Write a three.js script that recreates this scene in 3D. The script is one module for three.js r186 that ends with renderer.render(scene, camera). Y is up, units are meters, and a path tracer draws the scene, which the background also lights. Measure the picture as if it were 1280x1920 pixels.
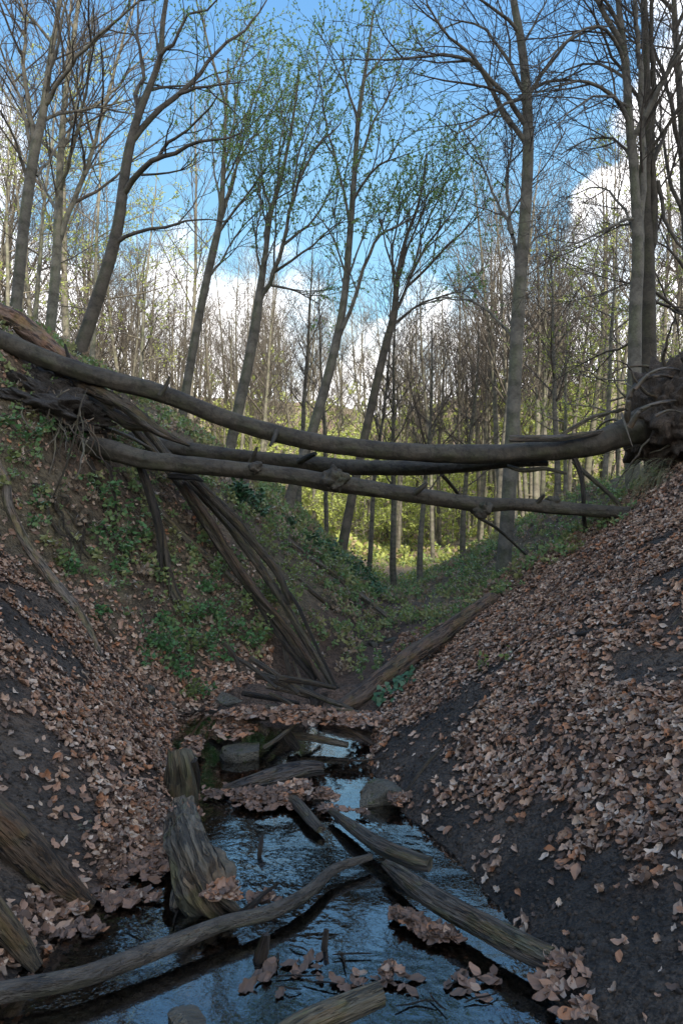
import * as THREE from 'three';
import { ImprovedNoise } from 'three/addons/math/ImprovedNoise.js';
import { mergeVertices } from 'three/addons/utils/BufferGeometryUtils.js';

// ---------------------------------------------------------------- camera, sky, sun, exposure
const scene = new THREE.Scene();
const CY = 1.5, F = 1371;                       // eye height above the water; focal length in photo pixels
const camera = new THREE.PerspectiveCamera(70, 682 / 1024, 0.05, 800);
camera.position.set(0, CY, 0); camera.lookAt(0, CY, -10);
const renderer = new THREE.WebGLRenderer({ antialias: true });
renderer.setSize(682, 1024);
renderer.toneMapping = THREE.LinearToneMapping;
renderer.toneMappingExposure = 2.1;
renderer.shadowMap.enabled = true;

const rngOf = seed => () => { seed |= 0; seed = seed + 0x6D2B79F5 | 0; let t = Math.imul(seed ^ seed >>> 15, 1 | seed); t = t + Math.imul(t ^ t >>> 7, 61 | t) ^ t; return ((t ^ t >>> 14) >>> 0) / 4294967296; };
const perlin = new ImprovedNoise();
const n3 = (x, y, z) => perlin.noise(x + 31.7, y + 17.3, z + 9.1);
const fbm = (x, y, z, o = 4) => { let a = 1, s = 0, f = 1; for (let i = 0; i < o; i++) { s += a * n3(x * f, y * f, z * f + i * 7.7); a *= .5; f *= 2.03; } return s; };
const clamp = (x, a = 0, b = 1) => Math.min(b, Math.max(a, x));
const sstep = (a, b, x) => { const t = clamp((x - a) / (b - a)); return t * t * (3 - 2 * t); };
const lerp = (a, b, t) => a + (b - a) * t;
const table = T => x => { if (x <= T[0][0]) return T[0][1]; for (let i = 1; i < T.length; i++) if (x <= T[i][0]) { const t = (x - T[i - 1][0]) / (T[i][0] - T[i - 1][0]); return lerp(T[i - 1][1], T[i][1], t); } return T[T.length - 1][1]; };
const V = (x, y, z) => new THREE.Vector3(x, y, z);

const sunDir = V(0.35, 0.72, 0.85).normalize();  // behind the camera and to the right; a passing cloud keeps it off the ravine
{
  const W = 2048, Hh = 1024, data = new Float32Array(W * Hh * 4);
  // upper edge of the cloud bank, degrees of elevation by azimuth in degrees (0 = down the ravine)
  const top = table([[-180, 16], [-150, 30], [-110, 12], [-80, 24], [-50, 34], [-32, 29], [-25, 25.5], [-22.5, 24], [-21, 20], [-17, 18], [-14.5, 19.5], [-12.3, 20.6], [-10, 19.3], [-7, 17.8], [-4, 16], [-1, 14.2], [1, 13.5], [2.0, 16.4], [5, 16.4], [6.6, 14.2], [8.8, 14.4], [10.5, 18.5], [13, 19.2], [15, 17], [17, 18], [18.3, 21], [19.2, 25.5], [20.2, 28.5], [22, 32], [25, 34], [35, 40], [55, 33], [80, 14], [110, 30], [150, 36], [180, 16]]);
  for (let j = 0; j < Hh; j++) {
    const el = ((j + .5) / Hh - .5) * Math.PI, y = Math.sin(el), c = Math.cos(el), eld = el * 180 / Math.PI;
    for (let i = 0; i < W; i++) {
      const a = ((i + .5) / W - .5) * 2 * Math.PI, x = Math.cos(a) * c, z = Math.sin(a) * c, k = (j * W + i) * 4;
      let r, g, b;
      if (eld < -1) { r = .10; g = .09; b = .07; }
      else {
        const h = clamp(y);
        const q = Math.pow(1 - h, 2.6);
        r = lerp(.06, .43, q); g = lerp(.175, .76, q); b = lerp(.405, .82, q);
        const az = Math.atan2(x, -z) * 180 / Math.PI;
        let den = 0;
        if (eld < 52) {
          const edge = fbm(x * 9, y * 11, z * 9, 5) * 4.2 + fbm(x * 30, y * 34, z * 30, 4) * 1.3;
          den = sstep(-2, 6.5, -.1 + top(az + 4 * fbm(x * 7 + 3, y * 9, z * 7, 4)) + edge - eld);
          const gap = sstep(.28, .62, fbm(x * 4 + 5, y * 7, z * 4, 4)) * .6;
          den *= 1 - gap;
        }
        if (eld > 24) {
          const w = fbm(x * 2.3 / (y + .35), 3.3, z * 2.3 / (y + .35), 5);
          den = Math.max(den, sstep(-.12, .45, w) * .95 * sstep(36, 50, eld));
        }
        const sh = .93 + .34 * fbm(x * 12, y * 16 + 3, z * 12, 4);
        r = lerp(r, 1.75 * sh, den); g = lerp(g, 1.71 * sh, den); b = lerp(b, 1.72 * sh, den);
      }
      data[k] = r; data[k + 1] = g; data[k + 2] = b; data[k + 3] = 1;
    }
  }
  const sky = new THREE.DataTexture(data, W, Hh, THREE.RGBAFormat, THREE.FloatType);
  sky.mapping = THREE.EquirectangularReflectionMapping; sky.magFilter = THREE.LinearFilter; sky.needsUpdate = true;
  scene.background = sky; scene.environment = sky;
}
const sun = new THREE.DirectionalLight(new THREE.Color(1.0, 0.92, 0.76), 5);
sun.position.copy(sunDir).multiplyScalar(200); sun.castShadow = true; sun.shadow.radius = 2;
Object.assign(sun.shadow.camera, { left: -90, right: 90, top: 90, bottom: -90, near: 1, far: 500 }); sun.shadow.mapSize.set(2048, 2048);
scene.add(sun, sun.target);

// ---------------------------------------------------------------- small tools
const used = {};
const numbered = n => { const k = used[n] = (used[n] ?? -1) + 1; return k ? `${n}_${String(k).padStart(3, '0')}` : n; };
function tag(o, label, category, group, kind) {
  o.userData = { ...o.userData, label, category };
  if (group) o.userData.group = group;
  if (kind) o.userData.kind = kind;
  return o;
}
function finish(m) { m.castShadow = m.receiveShadow = true; return m; }
function top(o, name) { o.name = numbered(name); scene.add(o); o.traverse(m => m.isMesh && finish(m)); return o; }
function part(name, geo, m, parent) { const o = finish(new THREE.Mesh(geo, m)); o.name = name; parent.add(o); return o; }
const rgb = (r, g, b) => new THREE.Color().setRGB(r, g, b);

// smooth ball of shared vertices, uv in metres once it is shaped
const ball = n => { const g = new THREE.IcosahedronGeometry(1, n); g.deleteAttribute('uv'); g.deleteAttribute('normal'); const m = mergeVertices(g, 1e-4); m.setAttribute('uv', new THREE.BufferAttribute(new Float32Array(m.attributes.position.count * 2), 2)); return m; };
function ballUV(g, k = 2) { const p = g.attributes.position, u = g.attributes.uv; for (let i = 0; i < p.count; i++) u.setXY(i, (p.getX(i) + .7 * p.getZ(i)) * k, (p.getY(i) - .6 * p.getZ(i)) * k); g.computeVertexNormals(); return g; }
// textures: tileable noise
const hash = (x, y, s) => { let h = Math.imul(x, 374761393) + Math.imul(y, 668265263) + Math.imul(s, 2147483647 ^ 1013904223); h = Math.imul(h ^ h >>> 13, 1274126177); return ((h ^ h >>> 16) >>> 0) / 4294967296; };
function tn(u, v, px, py, s) { const x = u * px, y = v * py, x0 = Math.floor(x), y0 = Math.floor(y); let fx = x - x0, fy = y - y0; fx = fx * fx * (3 - 2 * fx); fy = fy * fy * (3 - 2 * fy); const m = (a, p) => ((a % p) + p) % p; const A = hash(m(x0, px), m(y0, py), s), B = hash(m(x0 + 1, px), m(y0, py), s), C = hash(m(x0, px), m(y0 + 1, py), s), D = hash(m(x0 + 1, px), m(y0 + 1, py), s); return lerp(lerp(A, B, fx), lerp(C, D, fx), fy); }
const tf = (u, v, px, py, s, o = 4) => { let a = .5, t = 0, w = 0; for (let i = 0; i < o; i++) { t += a * tn(u, v, px << i, py << i, s + i); w += a; a *= .55; } return t / w; };
function tex(w, h, fn, srgb) {
  const d = new Uint8Array(w * h * 4);
  for (let j = 0; j < h; j++) for (let i = 0; i < w; i++) { const c = fn((i + .5) / w, (j + .5) / h), k = (j * w + i) * 4; d[k] = clamp(c[0]) * 255; d[k + 1] = clamp(c[1]) * 255; d[k + 2] = clamp(c[2]) * 255; d[k + 3] = 255; }
  const t = new THREE.DataTexture(d, w, h); t.wrapS = t.wrapT = THREE.RepeatWrapping; t.magFilter = THREE.LinearFilter; t.minFilter = THREE.LinearMipmapLinearFilter; t.generateMipmaps = true;
  if (srgb) t.colorSpace = THREE.SRGBColorSpace; t.needsUpdate = true; return t;
}
const S = x => Math.pow(clamp(x), 1 / 2.2);
const colTex = (w, h, fn) => tex(w, h, (u, v) => fn(u, v).map(S), true);
const rep = (t, x, y) => { const c = t.clone(); c.repeat.set(x, y); c.needsUpdate = true; return c; };
// smooth beech bark: fine grain, lens-shaped cross marks, lichen and algae patches
const barkMap = colTex(512, 512, (u, v) => {
  const g = tf(u, v, 24, 40, 1), m = tf(u, v, 5, 9, 5), l = sstep(.60, .72, tf(u, v, 9, 11, 9)), k = sstep(.68, .76, tf(u, v, 7, 30, 14, 3)), al = sstep(.45, .75, tf(u, v, 3, 4, 22));
  const b = .5 + .5 * g + .8 * (m - .5); let c = [b, b * .97, b * .90];
  c = c.map((x, i) => lerp(x, [1.05, 1.08, .95][i], l * .5)); c = c.map((x, i) => lerp(x, x * [.74, .86, .58][i], al * .7)); return c.map(x => x * (1 - .22 * k) * .92);
});
const barkBump = tex(512, 512, (u, v) => { const k = sstep(.66, .78, tf(u, v, 7, 30, 14, 3)); const b = tf(u, v, 14, 22, 1) * .6 + tf(u, v, 60, 60, 3) * .3 - k * .15 + .05; return [b, b, b]; });
// rotten wood: lengthwise fibres, cracks, pale and brown streaks
const rotMap = colTex(512, 512, (u, v) => {
  const f = tf(u, v, 48, 13, 2), s = tf(u, v, 9, 8, 7), c = sstep(.60, .68, tf(u, v, 26, 9, 12)), p = sstep(.52, .62, tf(u, v, 7, 8, 31));
  const gr = tf(u, v, 60, 40, 44), al = sstep(.5, .7, tf(u, v, 6, 8, 51)); const b = (.35 + .45 * f + .2 * s) * (.55 + .9 * gr); return [b * lerp(1, 1.14, p) * lerp(1, .82, al), b * .92 * lerp(1, .98, p) * lerp(1, .9, al), b * .80 * lerp(1, .84, p) * lerp(1, .62, al)].map(x => x * (1 - .65 * c));
});
const rotBump = tex(512, 512, (u, v) => { const c = sstep(.58, .68, tf(u, v, 26, 9, 12)); const b = tf(u, v, 48, 13, 2) * .7 + .2 - c * .5 + .1; return [b, b, b]; });
// soil: crumbs, grit, fine roots
const soilMap = colTex(1024, 1024, (u, v) => {
  const g = tf(u, v, 90, 90, 3), m = tf(u, v, 14, 14, 8), s = sstep(.71, .8, tn(u, v, 200, 200, 17)), q = sstep(.80, .88, tn(u, v, 120, 120, 27));
  const k = sstep(.55, .3, tf(u, v, 45, 45, 61)); const b = (.3 + .95 * g * (.5 + 1.0 * m)) * (1 - .45 * k); return [b * 1.03, b, b * .96].map(x => x + s * .5 + q * .9);
});
const soilBump = tex(1024, 1024, (u, v) => { const b = tf(u, v, 90, 90, 3) * .5 + tf(u, v, 22, 22, 9) * .6 - .05; return [b, b, b]; });
const stoneMap = colTex(512, 512, (u, v) => { const g = tf(u, v, 40, 40, 4), m = tf(u, v, 6, 6, 8), l = sstep(.58, .7, tf(u, v, 8, 8, 19)); const b = .5 + .5 * g + .5 * (m - .5); return [b * lerp(1, .78, l), b * lerp(.99, .9, l), b * lerp(.94, .55, l)]; });
const stoneBump = tex(512, 512, (u, v) => { const b = tf(u, v, 40, 40, 4) * .6 + tf(u, v, 10, 10, 6) * .4; return [b, b, b]; });
const barkMat = (c, o = {}) => new THREE.MeshStandardMaterial({ color: rgb(...c), map: barkMap, bumpMap: barkBump, bumpScale: .012, roughness: .85, ...o });
const rotMat = (c, o = {}) => new THREE.MeshStandardMaterial({ color: rgb(...c), map: rotMap, bumpMap: rotBump, bumpScale: .02, roughness: .8, ...o });
const M = {
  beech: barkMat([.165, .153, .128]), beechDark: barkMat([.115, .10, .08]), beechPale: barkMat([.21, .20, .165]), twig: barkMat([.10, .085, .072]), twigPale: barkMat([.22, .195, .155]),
  fallen: barkMat([.085, .073, .055], { bumpScale: .012 }), fallenDark: barkMat([.10, .09, .065]),
  rot: rotMat([.125, .108, .085]), rotDark: rotMat([.055, .048, .04]), rotGrey: rotMat([.22, .205, .175]), rotBrown: rotMat([.14, .105, .08]), rotPale: rotMat([.33, .235, .18]), wet: rotMat([.095, .08, .068], { roughness: .38 }), wetGrey: rotMat([.165, .15, .13], { roughness: .5 }),
  stone: new THREE.MeshStandardMaterial({ color: rgb(.14, .13, .105), map: stoneMap, bumpMap: stoneBump, bumpScale: .03, roughness: .8 }),
  stoneMoss: new THREE.MeshStandardMaterial({ color: rgb(.12, .125, .075), map: stoneMap, bumpMap: stoneBump, bumpScale: .015, roughness: .95 }),
  soilLump: new THREE.MeshStandardMaterial({ color: rgb(.125, .095, .07), map: soilMap, bumpMap: soilBump, bumpScale: .03, roughness: 1 }),
};
const leafMat = (c, t = .45, o = {}) => new THREE.MeshPhysicalMaterial({ color: rgb(...c), roughness: .9, transmission: t, thickness: 0, side: THREE.DoubleSide, ...o });
M.springLeaf = leafMat([.20, .34, .085]); M.yellowLeaf = leafMat([.40, .46, .09], .5); M.shrubLeaf = leafMat([.085, .215, .06], .35, { roughness: .75 }); M.shrubYellow = leafMat([.20, .26, .065], .4);
M.ivyLeaf = new THREE.MeshStandardMaterial({ color: rgb(.045, .105, .04), roughness: .5, side: THREE.DoubleSide }); M.grass = leafMat([.17, .17, .075], .2);

// ---------------------------------------------------------------- terrain: height by x and by depth d down the ravine (z = -d)
const xlT = table([[-3, -1.0], [1, -1.15], [2.45, -1.04], [2.82, -.95], [3.3, -.78], [3.8, -.78], [4.2, -.9], [4.7, -1.1], [5.4, -1.2], [6, -.62], [7, 0.02], [9, .45], [12, .75], [16, 1.0], [25, 1.6], [40, 2.4], [100, 7]]);
const xrT = table([[-3, .7], [1, .72], [2.2, .66], [2.78, .6], [3.26, .47], [3.67, .3], [4.3, .16], [4.9, .2], [5.5, .25], [6, .32], [7, .5], [9, .8], [12, 1.1], [16, 1.5], [25, 2.6], [40, 4.2], [100, 10]]);
const yfT = table([[-80, 0], [6, 0], [6.3, .12], [7, .2], [9, .24], [12, .1], [16, -.2], [30, -.9], [50, -1], [200, -1]]);
const bankL = table([[0, 0], [.1, .07], [.3, .24], [1.1, .92], [2.0, 1.85], [3, 2.6], [6, 4.5], [10, 6.2], [20, 8], [60, 12], [120, 16]]);
const bankR = table([[0, 0], [.08, .08], [.3, .22], [1.0, .62], [2.4, 1.52], [3.2, 2.1], [5, 3.0], [9, 4.6], [18, 7], [60, 12], [120, 16]]);
function H(x, d) {
  const xl = xlT(d), xr = xrT(d); let h = yfT(d), s = 0;
  if (x < xl) {
    const r = xl - x; s = sstep(0, 1, r);
    let b = bankL(r); if (d < 7.2) b *= 1 + .22 * sstep(1.1, 2.1, r) * sstep(7.2, 6.2, d) * sstep(3.5, 5, d);
    const w = sstep(0, 1, (d - (12.2 + r * .9)) / 7); b *= 1 - .62 * w;
    h += b;
  } else if (x > xr) {
    const r = x - xr; s = sstep(0, 1, r);
    let b = bankR(r); const w = sstep(0, 1, (d - (5.3 + 1.65 * sstep(0, 1.15, r) + .05 * r)) / 2.0); b *= 1 - (.66 * w - (.52 * sstep(9.5, 13.5, d) - .5 * sstep(17, 25, d))) * (1 - .45 * sstep(4, 12, r));
    h += b;
  } else { const t = (x - xl) / (xr - xl); h -= (d < 8 ? .11 : .03) * Math.pow(Math.sin(Math.PI * t), .6); }
  if (d > 4.9 && d < 6.5) h += .23 * Math.exp(-(((d - 5.62) / .3) ** 2)) * sstep(-1.05, -.75, x) * sstep(.5, .2, x) * (1 + .5 * n3(x * 6, d * 6, 3));   // earth and twigs heaped in the dam
  h += s * (.16 * fbm(x * .45, d * .45, 1.2, 3) + .05 * fbm(x * 1.7, d * 1.7, 4, 3)) + .022 * fbm(x * 5, d * 5, 8, 3) * (.35 + .65 * s);
  if (d > 15) h += .5 * sstep(15, 40, d) * fbm(x * .08, d * .08, 3, 3) * 2;
  h += 21 * sstep(44, 150, d);                                             // far wooded hillside, in the sun
  h += 9 * sstep(-10, -90, d);
  return h;
}
const P = (px, py, d) => V(d * (px - 640) / F, CY - d * (py - 960) / F, -d);
function ground(px, py) { let p = null; for (let d = .9; d < 90; d += d < 15 ? .02 : .1) { const q = P(px, py, d); if (q.y <= H(q.x, d)) { p = q; break; } } return p ?? P(px, py, 60); }
const onY = (px, py, y) => P(px, py, (CY - y) * F / (py - 960));
const hp = (x, d, up = 0) => V(x, H(x, d) + up, -d);
const nrm = (x, d, e = .06) => V(H(x - e, d) - H(x + e, d), 2 * e, H(x, d + e) - H(x, d - e)).normalize();

// where bare soil breaks through the leaves (blobs by ground point)
const bare = [[735, 1405, 60], [800, 1400, 48], [785, 1480, 70], [850, 1540, 62], [900, 1590, 75], [985, 1570, 55], [960, 1670, 90], [1040, 1690, 80], [1130, 1640, 55], [1150, 1800, 130], [1250, 1870, 140], [1080, 1890, 100], [1225, 1245, 50], [1180, 1265, 40], [1265, 1200, 45], [1255, 1085, 38], [850, 1335, 46], [900, 1275, 38], [1240, 1010, 26], [1100, 1190, 14],
  [30, 1180, 62], [90, 1200, 60], [130, 1240, 46], [40, 1120, 40], [105, 1130, 24], [15, 1290, 26], [60, 1500, 80], [115, 1555, 50], [10, 1440, 70], [20, 1390, 40], [40, 1620, 60]].map(([x, y, r]) => { const g = ground(x, y); return { g, r: 1.62 * r * -g.z / F }; });
const greenT = (x, d) => { const xl = xlT(d), xr = xrT(d); let g = 0; if (x < xl) g = sstep(5.35, 6.2, d + .25 * (xl - x)) * sstep(.1, .5, xl - x); if (x > xr) g = sstep(8, 9.5, d); return g; };
function litter(x, d) {
  const y = H(x, d); let m = 1;
  for (const { g, r } of bare) { const q = Math.hypot(x - g.x, (y - g.y), (d + g.z)) / r; if (q < 1.5) m = Math.min(m, sstep(.5, 1.25, q + .75 * fbm(x * 3.6, d * 3.6, 2, 4))); }
  if (y < .015) m *= .25;
  return m;
}
{
  const xs = [], ds = [];
  for (let x = -3.6; x <= 4.2; x += .04) xs.push(x);
  for (let s = .05, x = -3.6; x > -150;) { x -= s; s *= 1.13; xs.unshift(x); }
  for (let s = .05, x = xs[xs.length - 1]; x < 150;) { x += s; s *= 1.13; xs.push(x); }
  for (let d = 1.0; d < 8.6; d += .045) ds.push(d);
  for (let d = ds[ds.length - 1] + .1; d < 17; d += .13) ds.push(d);
  for (let s = .2, d = ds[ds.length - 1]; d < 300;) { d += s; s *= 1.06; ds.push(d); }
  for (let s = .08, d = 1.0; d > -130;) { d -= s; s *= 1.12; ds.unshift(d); }
  const nx = xs.length, nd = ds.length, p = new Float32Array(nx * nd * 3), u = new Float32Array(nx * nd * 2), c = new Float32Array(nx * nd * 3), idx = [];
  const soilC = [.074, .060, .047], litC = [.14, .09, .062], grC = [.19, .165, .095], dryC = [.29, .205, .145];
  for (let j = 0; j < nd; j++) for (let i = 0; i < nx; i++) {
    const x = xs[i], d = ds[j], k = j * nx + i, y = H(x, d);
    const g = greenT(x, d) * clamp(.6 + .9 * fbm(x * 1.3, d * 1.3, 6, 3)), l = litter(x, d) * clamp(.75 + .6 * fbm(x * 4, d * 4, 3, 2)), f = sstep(14, 30, d), cl = clamp(fbm(x * 2.2, d * 2.2, 21, 4), -.5, .8);
    p.set([x, y + .006 * fbm(x * 16, d * 16, 5, 2), -d], k * 3); u.set([x * .9 + .2 * y, d * .9 + .5 * y], k * 2);
    for (let q = 0; q < 3; q++) { let v = lerp(soilC[q] * (1 + .9 * cl), litC[q], l * .8) * [1 + .12 * cl, 1, 1 - .1 * cl][q]; v = lerp(v, grC[q], g * .75); v = lerp(v, lerp(dryC[q], grC[q], clamp(.45 + fbm(x * .5, d * .5, 9, 3))), f); c[k * 3 + q] = v; }
    if (i < nx - 1 && j < nd - 1) { const a = k, b = k + 1, e = k + nx, h = k + nx + 1; idx.push(a, b, e, b, h, e); }
  }
  const g = new THREE.BufferGeometry(); g.setAttribute('position', new THREE.BufferAttribute(p, 3)); g.setAttribute('uv', new THREE.BufferAttribute(u, 2)); g.setAttribute('color', new THREE.BufferAttribute(c, 3)); g.setIndex(idx); g.computeVertexNormals();
  const m = new THREE.Mesh(g, new THREE.MeshStandardMaterial({ vertexColors: true, map: soilMap, bumpMap: soilBump, bumpScale: .04, roughness: 1 }));
  tag(m, 'dark crumbly soil of the steep ravine banks and the hillside behind', 'ground', null, 'structure'); top(m, 'ground');
}
// the passing cloud that shades the ravine, between it and the sun
{
  const c = V(0, 3, 3).addScaledVector(sunDir, 330), g = new THREE.IcosahedronGeometry(1, 24), p = g.attributes.position, v = V();
  for (let i = 0; i < p.count; i++) { v.fromBufferAttribute(p, i); const k = 1 + .14 * fbm(v.x * 2.2, v.y * 2.2, v.z * 2.2, 4) + .05 * Math.abs(fbm(v.x * 7, v.y * 7, v.z * 7, 3)); p.setXYZ(i, c.x + v.x * 42 * k, c.y + v.y * 10 * k, c.z + v.z * 21 * k); }
  g.computeVertexNormals(); const m = new THREE.Mesh(g, new THREE.MeshStandardMaterial({ color: rgb(.9, .9, .9), roughness: 1 })); tag(m, 'white cumulus cloud drifting in front of the sun', 'cloud', null, 'structure'); top(m, 'cloud');
}
// ---------------------------------------------------------------- stream
{
  const x0 = -1.75, x1 = 1.05, d0 = .2, d1 = 6.7, st = .016, nx = Math.round((x1 - x0) / st), nd = Math.round((d1 - d0) / st), p = [], n = [], u = [], idx = [];
  const hw = (x, d) => { const a = (sstep(4.6, 3.2, d) * .24 + .06) * clamp(.55 + 1.3 * n3(x * 1.7, d * 1.4, 12), .12, 1.4); return a * (.0026 * n3(x * 13 + .6 * n3(x * 4, d * 4, 2), d * 20, 3) + .0016 * n3(x * 34, d * 41, 7) + .0007 * n3(x * 80, d * 90, 1)) + .0016 * n3(x * 3, d * 3.6, 5); };
  for (let j = 0; j <= nd; j++) for (let i = 0; i <= nx; i++) {
    const x = x0 + i * st, d = d0 + j * st, e = .006, h = hw(x, d); p.push(x, h, -d); u.push(x, d);
    const v = V((hw(x - e, d) - hw(x + e, d)) / (2 * e), 1, (hw(x, d + e) - hw(x, d - e)) / (2 * e)).normalize(); n.push(v.x, v.y, v.z);
    if (i < nx && j < nd) { const a = j * (nx + 1) + i, b = a + 1, c = a + nx + 1; idx.push(a, b, c, b, c + 1, c); }
  }
  const g = new THREE.BufferGeometry(); g.setAttribute('position', new THREE.Float32BufferAttribute(p, 3)); g.setAttribute('normal', new THREE.Float32BufferAttribute(n, 3)); g.setAttribute('uv', new THREE.Float32BufferAttribute(u, 2)); g.setIndex(idx);
  const rip = tex(512, 512, (a, b) => { const k = tf(a, b, 22, 30, 71, 3) * .6 + tf(a, b, 60, 70, 75, 2) * .4; return [k, k, k]; }); rip.repeat.set(1.6, 1.6);
  const m = new THREE.Mesh(g, new THREE.MeshPhysicalMaterial({ color: rgb(.95, .95, .95), transmission: 1, thickness: .1, ior: 2.33, clearcoat: 1, clearcoatRoughness: .03, roughness: .03, bumpMap: rip, bumpScale: .0006, attenuationColor: rgb(.34, .26, .2), attenuationDistance: .12 }));
  tag(m, 'shallow rippling brook water reflecting the blue sky', 'water', null, 'structure'); top(m, 'stream_water');
}

// ---------------------------------------------------------------- tubes, logs
class GB {
  constructor() { this.p = []; this.n = []; this.u = []; this.i = []; }
  geo() { const g = new THREE.BufferGeometry(); g.setAttribute('position', new THREE.Float32BufferAttribute(this.p, 3)); g.setAttribute('normal', new THREE.Float32BufferAttribute(this.n, 3)); g.setAttribute('uv', new THREE.Float32BufferAttribute(this.u, 2)); g.setIndex(this.i); return g; }
}
const _t = V(), _n = V(), _b = V(), _q = V();
function pushTube(gb, pts, r0, r1, sides) {          // smooth thin tube through pts, straight pieces
  const m = pts.length; let s = 0; _t.subVectors(pts[1], pts[0]).normalize();
  _n.set(Math.abs(_t.y) > .9 ? 1 : 0, Math.abs(_t.y) > .9 ? 0 : 1, 0).cross(_t).normalize();
  const base = gb.p.length / 3;
  for (let k = 0; k < m; k++) {
    if (k) s += pts[k].distanceTo(pts[k - 1]);
    _t.subVectors(pts[Math.min(k + 1, m - 1)], pts[Math.max(k - 1, 0)]).normalize(); _n.addScaledVector(_t, -_n.dot(_t)).normalize(); _b.crossVectors(_t, _n);
    const f = k / (m - 1), r = Array.isArray(r0) ? r0[k] : lerp(r0, r1, f);
    for (let a = 0; a <= sides; a++) { const an = a / sides * 2 * Math.PI, c = Math.cos(an), w = Math.sin(an); _q.set(_n.x * c + _b.x * w, _n.y * c + _b.y * w, _n.z * c + _b.z * w); const o = pts[k]; gb.p.push(o.x + _q.x * r, o.y + _q.y * r, o.z + _q.z * r); gb.n.push(_q.x, _q.y, _q.z); gb.u.push(a / sides * Math.max(.05, Math.round(r * 13) / 2), s * .8); }
  }
  for (let k = 0; k < m - 1; k++) for (let a = 0; a < sides; a++) { const A = base + k * (sides + 1) + a, B = A + 1, C = A + sides + 1; gb.i.push(A, B, C, B, C + 1, C); }
}
// a solid log with bark relief, knots and broken or sawn ends
function logGeo(pts, radii, o = {}) {
  const { sides = 22, step = .05, amp = .06, seed = 1, jag = 0, jag0 = jag, jag1 = jag, flute = 0, oval = 1, fx = 1 } = o;
  const c = new THREE.CatmullRomCurve3(pts, false, 'centripetal'), L = c.getLength(), segs = Math.max(6, Math.round(L / step)), rT = table(radii.map((r, i) => [i / (radii.length - 1), r]));
  const p = [], u = [], idx = []; let N = null, s = 0, prev = null;
  const ring = (k, f, along, shrink) => {
    const C = c.getPoint(f), T = c.getTangent(f); if (!N) { N = V(Math.abs(T.y) > .9 ? 1 : 0, Math.abs(T.y) > .9 ? 0 : 1, 0); } N.addScaledVector(T, -N.dot(T)).normalize(); const B = V().crossVectors(T, N); if (prev) s += prev.distanceTo(C); prev = C;
    const R = rT(f);
    for (let a = 0; a <= sides; a++) {
      const an = a / sides * 2 * Math.PI, ca = Math.cos(an), sa = Math.sin(an), z = s * fx;
      let r = 1 + amp * (fbm(ca * 1.4 + seed, sa * 1.4, z * 2.2 / Math.max(.25, 1), 3) * 1.3) + flute * n3(ca * 3.2 + seed * 2, sa * 3.2, z * .9) + amp * .5 * n3(ca * 5, sa * 5 + seed, z * 9);
      r *= R * shrink; const j = along * R * (n3(ca * 2.6 + seed * 3, sa * 2.6, 5) * 1.1 + n3(ca * 7, sa * 7, seed) * .6);
      p.push(C.x + (N.x * ca * oval + B.x * sa) * r + T.x * j, C.y + (N.y * ca * oval + B.y * sa) * r + T.y * j, C.z + (N.z * ca * oval + B.z * sa) * r + T.z * j);
      u.push(a / sides * Math.max(1, Math.round(2 * Math.PI * R * 1.6)), s * 1.1);
    }
  };
  for (let k = 0; k <= segs; k++) { const f = k / segs; ring(k, f, k === 0 ? jag0 : k === segs ? jag1 : 0, 1); }
  const row = sides + 1;
  for (let k = 0; k < segs; k++) for (let a = 0; a < sides; a++) { const A = k * row + a; idx.push(A, A + 1, A + row, A + 1, A + row + 1, A + row); }
  const g = new THREE.BufferGeometry();
  for (const end of [0, 1]) {                       // caps, hollowed a little
    const k = end ? segs : 0, C = c.getPoint(end), T = c.getTangent(end), R = rT(end), base = p.length / 3;
    for (let a = 0; a <= sides; a++) { const q = (k * row + a) * 3; p.push(p[q], p[q + 1], p[q + 2]); u.push(p[q] * 5, p[q + 1] * 5); }
    const e = (end ? -1 : 1) * R * ((end ? jag1 : jag0) ? .5 : .06); p.push(C.x + T.x * e, C.y + T.y * e, C.z + T.z * e); u.push(C.x * 5, C.y * 5);
    for (let a = 0; a < sides; a++) end ? idx.push(base + a, base + a + 1, base + row) : idx.push(base + a + 1, base + a, base + row);
  }
  g.setAttribute('position', new THREE.Float32BufferAttribute(p, 3)); g.setAttribute('uv', new THREE.Float32BufferAttribute(u, 2)); g.setIndex(idx); g.computeVertexNormals();
  const nr = g.attributes.normal; for (let k = 0; k <= segs; k++) { const a = k * row, b = a + sides; const x = nr.getX(a) + nr.getX(b), y = nr.getY(a) + nr.getY(b), z = nr.getZ(a) + nr.getZ(b), l = Math.hypot(x, y, z) || 1; nr.setXYZ(a, x / l, y / l, z / l); nr.setXYZ(b, x / l, y / l, z / l); }
  return g;
}
// rows [px, py, radius in px, depth]: depth 'g' = lies on the ground there, or ['y', h] = at height h above the water
const dep = (a, up = .6) => { const [px, py, r, d] = a; if (d === 'g') { const q = ground(px, py); q.y += r * -q.z / F * up; return q; } if (Array.isArray(d)) return onY(px, py, d[1]); return P(px, py, d); };
function pxLog(rows, o) { const pts = rows.map(a => dep(a, o?.up)); return logGeo(pts, rows.map((a, i) => (o?.rs ?? .79) * a[2] * -pts[i].z / F), o); }
function thing(name, label, category, group) { const g = new THREE.Group(); tag(g, label, category, group); return top(g, name); }
function woodThing(name, label, category, rows, mat, o = {}) { const m = new THREE.Mesh(pxLog(rows, o), mat); tag(m, label, category, o.group); return top(m, name); }

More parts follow.
